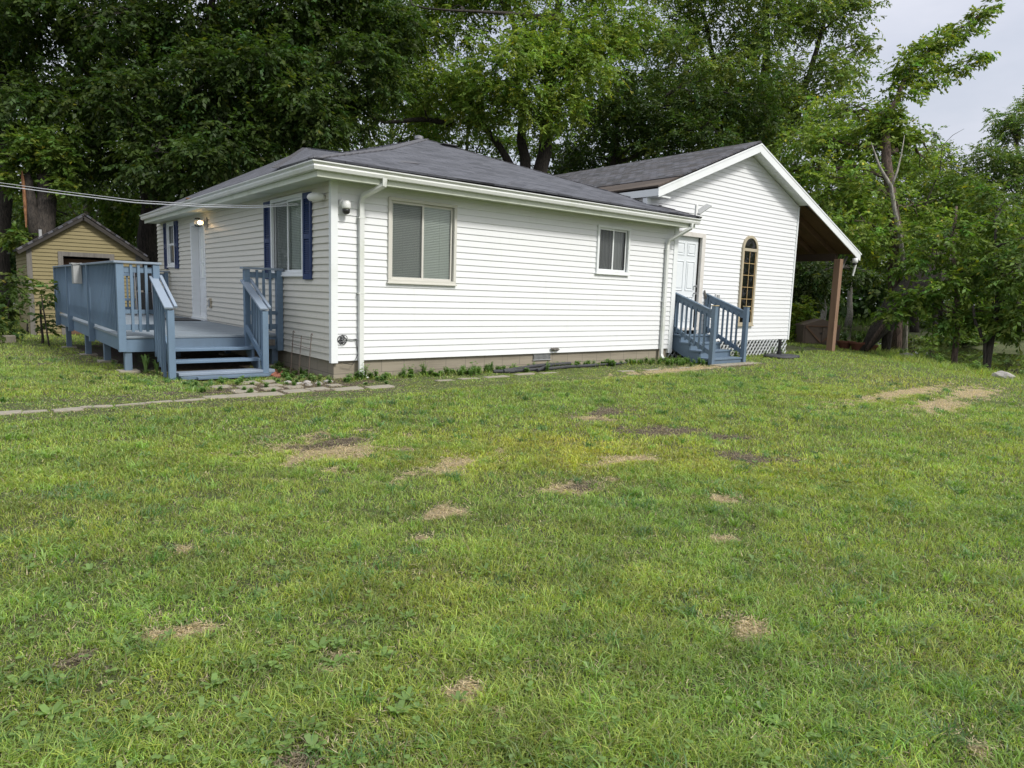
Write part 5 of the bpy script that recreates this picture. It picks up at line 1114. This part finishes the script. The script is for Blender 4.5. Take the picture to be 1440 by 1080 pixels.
# ------------------------------------------------------------------ grass
rg = np.random.default_rng(5)
AZ = math.radians(50.9)
def sector(n, r0, r1, half, power):
    u = rg.uniform(0, 1, n); e = 2-power                 # density ~ r**-power
    r = (r0**e+u*(r1**e-r0**e))**(1/e); t = AZ+rg.uniform(-half, half, n)
    return CAM.x+r*np.cos(t), CAM.y+r*np.sin(t), r
def noise2(X, Y, s, ph): return (wob(X*s, Y*s, 1, ph)+.6*wob(X*s*2.7, Y*s*2.7, 1, ph+2)+.4*wob(X*s*6.1, Y*s*6.1, 1, ph+4))/2
def keep0(X, Y):
    k = np.ones(X.shape, bool)
    k &= ~((X > .0) & (X < 7.9) & (Y > -.02) & (Y < 11)); k &= ~((X > 7.8) & (X < 12.95) & (Y > .1) & (Y < 12.2))
    k &= ~((X > -2.25) & (X < 0.02) & (Y > 2.1) & (Y < 9.7)); k &= ~((X > -1.85) & (X < -.55) & (Y > 1.1) & (Y < 2.1))
    k &= ~((X > 8.0) & (X < 9.2) & (Y > -1.0) & (Y < .2)); k &= ~((X > SHX0) & (X < SHX1) & (Y > SHY) & (Y < SHY+SHL)); k &= ~((X > 13) & (X < 16) & (Y > .3) & (Y < 12))
    for (a, b_, c, d) in stones: k &= ~((X > a+.025) & (X < b_-.025) & (Y > c+.02) & (Y < d-.02) & (rg.uniform(size=X.shape) < .97))
    k &= poly_sd(LAND, X, Y) < .6
    return k
def keep(X, Y):
    k = keep0(X, Y); qs, qd = patch_q(X, Y); q = np.minimum(qs, qd)
    return k & (rg.uniform(size=X.shape) > .93*np.clip(1.35-q, 0, 1)**.8)
def blades(X, Y, R, hs, ws, lean, colf, seg2):
    n = len(X); Z = gz(X, Y)-.004; a = rg.uniform(0, 2*np.pi, n); la = rg.uniform(0, 2*np.pi, n)
    wv = np.stack([np.cos(a), np.sin(a), np.zeros(n)], -1)*(ws/2)[:, None]
    ld = np.stack([np.cos(la), np.sin(la), np.zeros(n)], -1); le = (lean*rg.uniform(.2, 1.3, n)*hs)[:, None]
    B = np.stack([X, Y, Z], -1); up = np.zeros((n, 3)); up[:, 2] = hs
    if seg2:
        mid = B+ld*le*.30+up*.62; tip = B+ld*le+up*(.95-.25*rg.uniform(0, 1, (n, 1)))
        V = np.stack([B-wv, B+wv, mid+wv*.8, mid-wv*.8, tip], 1).reshape(-1, 3)
        k = np.arange(n)[:, None]*5; F = np.concatenate([k+[[0, 1, 2]], k+[[0, 2, 3]], k+[[3, 2, 4]]], 1).reshape(-1, 3); C = np.repeat(colf, 5, 0)
    else:
        tip = B+ld*le+up*.9; V = np.stack([B-wv, B+wv, tip], 1).reshape(-1, 3); F = np.arange(3*n).reshape(-1, 3); C = np.repeat(colf, 3, 0)
    return V, F, C
def gcol(X, Y):
    n = len(X)
    yel = np.exp(-(((X-.6)*.86+(Y+5.2)*-.5)/2.2)**2-(((X-.6)*.5+(Y+5.2)*.86)/.95)**2)+.8*np.exp(-((X-9)/2.0)**2-((Y+4.2)/.9)**2)
    yel = np.clip(yel*(.75+.55*noise2(X, Y, 2.0, 1.))+.20*np.clip(noise2(X, Y, .55, 3.), 0, 1), 0, 1)[:, None]
    dark = np.clip(noise2(X, Y, 1.1, 7.)*.8, 0, 1)[:, None]
    c = np.array([.25, .335, .062])*(1-dark)+np.array([.135, .215, .046])*dark
    c = c*(1-yel)+np.array([.40, .41, .07])*yel
    cl = (1+.34*np.clip(noise2(X, Y, 3.4, 31.), -1, 1)+.28*np.clip(noise2(X, Y, 8.0, 41.), -1, 1))[:, None]; c = c*cl*(1+np.clip(noise2(X, Y, 1.4, 51.), -1, 1)[:, None]*[.16, 0, -.1])
    c = c*rg.uniform(.5, 1.6, (n, 1))*(1+rg.normal(size=(n, 1))*[.12, 0, -.05])
    dry = rg.uniform(size=n) < .045+.10*np.clip(noise2(X, Y, 1.7, 9.), 0, 1)+.08*yel[:, 0]
    c[dry] = np.array([.30, .24, .13])*rg.uniform(.6, 1.15, (dry.sum(), 1)); return np.clip(c, .005, 1)
GV = []; GF = []; GC = []; off = 0
for (n, r0, r1, half, pw, h0, w0, ln, seg2) in ((560000, 1.5, 6.5, 1.12, 1.15, .040, .0042, 1.35, True), (480000, 5.5, 13, .92, 1.1, .044, .0070, 1.1, True), (560000, 11.5, 42, .75, 1.0, .052, .017, 1.0, False)):
    X, Y, R_ = sector(n, r0, r1, half, pw)
    tuft = noise2(X, Y, 5.5, 2.); thin = rg.uniform(size=n) < .78+.30*tuft
    k = keep(X, Y) & thin; X, Y, R_, tuft = X[k], Y[k], R_[k], tuft[k]
    hs = h0*rg.uniform(.55, 1.35, len(X))*(1+.6*np.clip(tuft, -.7, 1.2))*(1+.25*np.clip(noise2(X, Y, 1.3, 5.), 0, 1))
    qs_, qd_ = patch_q(X, Y); hs = hs*np.clip(.35+.45*(np.minimum(qs_, qd_)-.6), .4, 1)
    path_ = (X > -4.8) & (X < 8) & (Y > -1.75) & (Y < -.35); hs = np.where(path_, hs*.42, hs)
    near = (np.abs(Y+.12) < .22) & (X > -.3) & (X < 8); hs = np.where(near, hs*2.2*rg.uniform(.3, 1.4, len(X)), hs)
    bank = poly_sd(LAND, X, Y) > -.9; hs = np.where(bank, hs*3.0, hs)
    V, F, C = blades(X, Y, R_, hs, w0*rg.uniform(.6, 1.3, len(X))*(1 if seg2 else (R_/20)**.8), ln, gcol(X, Y), seg2)
    GV.append(V); GF.append(F+off); GC.append(C); off += len(V)
# coarse tufts: wider, longer, paler or darker blades fanning from one root
nt_ = 5200; X0_, Y0_, R0_ = sector(nt_, 1.5, 15, .84, 1.15); k = keep(X0_, Y0_) & ~((Y0_ > -1.75) & (Y0_ < -.35) & (X0_ < 8)) & (rg.uniform(size=nt_) < .35+.6*noise2(X0_, Y0_, .8, 21.)); X0_, Y0_, R0_ = X0_[k], Y0_[k], R0_[k]
m_ = 26; sc_ = rg.uniform(.012, .05, (len(X0_), 1)); X = (X0_[:, None]+rg.normal(size=(len(X0_), m_))*sc_).ravel(); Y = (Y0_[:, None]+rg.normal(size=(len(X0_), m_))*sc_).ravel(); R_ = np.repeat(R0_, m_)
tone = np.repeat(np.where(rg.uniform(size=(len(X0_), 1)) < .5, 1, 0)*[.20, .33, .06]+0, m_, 0); tone = np.where(tone[:, :1] > 0, tone, np.array([.10, .21, .055]))
tone = tone*np.repeat(rg.uniform(.7, 1.25, (len(X0_), 1)), m_, 0)*rg.uniform(.75, 1.25, (len(X), 1))
V, F, C = blades(X, Y, R_, np.repeat(rg.uniform(.04, .085, len(X0_)), m_)*rg.uniform(.6, 1.2, len(X)), rg.uniform(.004, .0075, len(X))*np.clip(R_/4, .9, 2.2), 1.5, tone, True)
GV.append(V); GF.append(F+off); GC.append(C); off += len(V)
# thatch: short dry clippings lying flat on the bare spots
n = 900000; X, Y, R_ = sector(n, 1.5, 18, .8, 1.2); qs_, qd_ = patch_q(X, Y); qq = np.minimum(qs_, qd_+.25); k = (rg.uniform(size=n) < np.clip(1.5-qq, 0, 1)*.9+.05+.10*np.clip(noise2(X, Y, 2.2, 61.), 0, 1)) & keep0(X, Y); X, Y, R_, qd_ = X[k], Y[k], R_[k], qd_[k]; n = len(X); a = rg.uniform(0, 6.283, n); ln_ = rg.uniform(.012, .045, n)
Z = gz(X, Y)+rg.uniform(.003, .022, n); D = np.stack([np.cos(a), np.sin(a), rg.normal(size=n)*.3], -1)*ln_[:, None]; Wd = np.stack([-np.sin(a), np.cos(a), 0*a], -1)*(.0016+.0003*R_)[:, None]
P = np.stack([X, Y, Z], -1); V = np.stack([P-Wd, P+Wd, P+D], 1).reshape(-1, 3); C = np.repeat(np.array([.62, .51, .34])*rg.uniform(.35, 1.2, (n, 1))*np.where(qd_ < 1, .55, 1)[:, None], 3, 0)
GV.append(V); GF.append(np.arange(3*n).reshape(-1, 3)+off); GC.append(C); off += len(V)
np_obj('grass', np.concatenate(GV), np.concatenate(GF), np.concatenate(GC), M['grass'], kind='stuff')
# broad-leaved lawn weeds (clover, plantain, violets)
WV = []; WC = []
def rosette(x, y, n, l, w_, col, tilt, h=0.0):
    z = float(gz(np.array([x]), np.array([y]))[0]); a0 = rg.uniform(0, 6.28)
    for i in range(n):
        a = a0+i*2.4+rg.normal()*.2; L = l*rg.uniform(.7, 1.15); t = tilt*rg.uniform(.5, 1.4); d = np.array([math.cos(a)*math.cos(t), math.sin(a)*math.cos(t), math.sin(t)]); s_ = np.array([-math.sin(a), math.cos(a), 0])*w_*.5*L/l
        b = np.array([x, y, z+.012+h*rg.uniform(.5, 1)]); m1 = b+d*L*.35; m2 = b+d*L*.75; tip = b+d*L+np.array([0, 0, -.18*L]); c = np.array(col)*rg.uniform(.8, 1.25)
        WV.append([b-s_*.15, b+s_*.15, m1+s_, m1-s_]); WV.append([m1-s_, m1+s_, m2+s_*.9, m2-s_*.9]); WV.append([m2-s_*.9, m2+s_*.9, tip+s_*.12, tip-s_*.12]); WC.extend([c]*12)
n = 2600; X, Y, R_ = sector(n, 1.7, 9, .8, 1.0); k = keep(X, Y) & (rg.uniform(size=n) < np.clip(.25+.9*noise2(X, Y, .9, 12.)+.5*(X < -2.6), 0, 1))
for x, y in zip(X[k], Y[k]):
    if rg.uniform() < .75: rosette(x, y, 3, rg.uniform(.014, .024), .02, (.16, .26, .055), .25, .03)
    else: rosette(x, y, int(rg.integers(4, 8)), rg.uniform(.035, .065), .017, (.14, .24, .05), .5)
for (px, py) in ((340, 1010), (355, 1035), (395, 1050), (440, 1045), (70, 1000), (100, 1010), (200, 1010), (235, 1020), (25, 960), (410, 915), (450, 910), (470, 930), (1080, 1015), (1095, 1020), (560, 1000), (60, 850), (300, 960)):
    p = hit(px, py, 2, -.40); rosette(p.x, p.y, int(rg.integers(4, 8)), rg.uniform(.035, .062), .022, (.16, .27, .055), .5); rosette(p.x+rg.normal()*.05, p.y+rg.normal()*.05, int(rg.integers(3, 6)), rg.uniform(.025, .045), .018, (.13, .24, .05), .7)
V = np.array(WV).reshape(-1, 3); np_obj('lawn_weeds', V, np.arange(len(V)).reshape(-1, 4), np.array(WC), M['grass'], kind='stuff')
# taller weeds at the foundation, under the steps and on the bank
def weed(x, y, h, n, lf, col, name, label, cat='weed', blade=False, group=None):
    z = zat(x, y); V = []; C = []; col = np.array(col)*1.8
    for i in range(n):
        a = rg.uniform(0, 6.28); s_ = rg.uniform(.05, .35); hh = h*rg.uniform(.5, 1.1); top = np.array([math.cos(a)*s_*hh, math.sin(a)*s_*hh, hh]); sd_ = np.array([-math.sin(a), math.cos(a), 0])
        if blade:
            m1 = top*.6+[0, 0, .1*hh]; tip = top*[1.9, 1.9, .75]; w_ = lf*.5
            V += [[-sd_*w_, sd_*w_, m1+sd_*w_*.8, m1-sd_*w_*.8], [m1-sd_*w_*.8, m1+sd_*w_*.8, tip+sd_*.001, tip-sd_*.001]]; C += [np.array(col)*rg.uniform(.7, 1.3)]*8
        else:
            V += [[-sd_*.003, sd_*.003, top+sd_*.002, top-sd_*.002]]; C += [np.array(col)*.7]*4
            for k in range(7):
                f = .2+.8*k/6; b = top*f; e = nrm(np.array([math.cos(a+k*2.4), math.sin(a+k*2.4), rg.uniform(-.2, .4)])); w_ = nrm(np.cross(e, [0, 0, 1])+rg.normal(size=3)*.3)*lf*.36; L = lf*rg.uniform(.6, 1.1)
                V += [[b, b+e*L*.5+w_, b+e*L, b+e*L*.5-w_]]; C += [np.array(col)*rg.uniform(.75, 1.3)]*4
    V = np.array(V).reshape(-1, 3); o = np_obj(name, V, np.arange(len(V)).reshape(-1, 4), np.array(C), M['grass']); o.location = (x, y, z); tag(o, label, cat, group); return o
gw = 'weeds along the foundation'
for i in range(120):
    x = rg.uniform(.05, 7.7) if i % 3 else rg.normal()*.9+2.2; x = min(max(x, .05), 7.8); weed(x, -.10-abs(rg.normal())*.16, rg.uniform(.05, .13)*(1.9 if i % 12 == 0 else 1), int(rg.integers(10, 20)), rg.uniform(.03, .055), (.075, .135, .03), 'weed', 'leafy green weed clump growing along the foot of the long white wall', group=gw)
for i in range(34):
    weed(rg.uniform(-.5, -.05), rg.uniform(-.2, 1.8), rg.uniform(.05, .13), 9, .04, (.07, .12, .03), 'weed', 'low weed beside the block foundation between corner and deck', group='weeds at the corner foundation')
for i in range(60):
    weed(rg.uniform(-2.0, .9), rg.uniform(-.85, .85), rg.uniform(.03, .09), 12, .035, (.075, .14, .035), 'weed', 'low leafy weed between the stones before the deck steps', group='weeds between the stones')
for i in range(16):
    weed(rg.uniform(9.3, 13.3), rg.uniform(-.25, .0), rg.uniform(.08, .22), 12, .045, (.085, .13, .035), 'weed', 'weed clump at the foot of the white lattice skirt', group='weeds at the lattice')
for i in range(34):
    weed(rg.uniform(6.9, 8.0), rg.uniform(-1.0, -.1), rg.uniform(.08, .16), 12, .04, (.08, .14, .03), 'weed', 'weed clump left of the small side steps', group='weeds by the side steps')
weed(-2.15, 1.75, .42, 26, .022, (.07, .12, .035), 'tall_grass', 'tuft of tall arching grass under the deck beside the left step post', 'grass tuft', True); weed(-2.02, 1.65, .3, 18, .02, (.08, .14, .035), 'tall_grass', 'smaller arching grass tuft right against the left step post', 'grass tuft', True)
weed(2.75, -.25, .26, 22, .014, (.06, .11, .03), 'tall_grass', 'small tuft of long grass by the middle of the white wall', 'grass tuft', True)
for i in range(16):
    t_ = rg.uniform(0, 1); P = [np.array(p) for p in ((14.2, -5.2), (15.4, -2.9), (17.8, -.9), (20, .7))]; q = t_*3; j = min(int(q), 2); p = P[j]+(P[j+1]-P[j])*(q-j)+rg.normal(size=2)*.18
    weed(float(p[0]), float(p[1]), rg.uniform(.12, .32), 16, .07, (.085, .14, .04), 'weed', 'rough weed clump on the bank edge above the water', group='weeds along the bank')
for (px, d_, lb_) in ((1187, 21.6, 'leafy plant growing in the wide terracotta planter'), (1207, 21.2, 'low plant growing in the middle terracotta planter')):
    p = at(px, 489, d_); o = weed(p.x, p.y, .32, 22, .08, (.07, .13, .03), 'potted_plant', lb_, 'plant'); o.location.z += .22
# bright meadow on the far shore
n = 90000; X = rg.uniform(36, 120, n); Y = rg.uniform(-8, 62, n); k = (poly_sd(FAR, X, Y) < -.6) & (np.degrees(np.arctan2(Y-CAM.y, X-CAM.x)) > 22.3); X, Y = X[k], Y[k]; n = len(X)
c = np.array([.13, .21, .045])*rg.uniform(.6, 1.4, (n, 1)); V, F, C = blades(X, Y, X, rg.uniform(.3, .8, n), rg.uniform(.06, .14, n), .5, c, False); np_obj('meadow_grass', V, F, C, M['grass'], kind='stuff')
for i in range(22):
    px, d_ = rg.uniform(1285, 1450), 38+rg.uniform(-1, 2); b = G_(px, d_, 480); lb_ = 'leafy bush on the far shore of the water'
    if i < 6:
        V, F, C, T = leaves([((b.x, b.y, b.z+.5), 1.3, .7), ((b.x+1, b.y+.6, b.z+.3), 1.0, .5)], .22, MID, .4, rg, twig=.5)
        o = np_obj('far_bush', V-np.array(b), F, C, M['leaf']); o.location = b; tag(o, lb_, 'bush', 'bushes on the far shore')
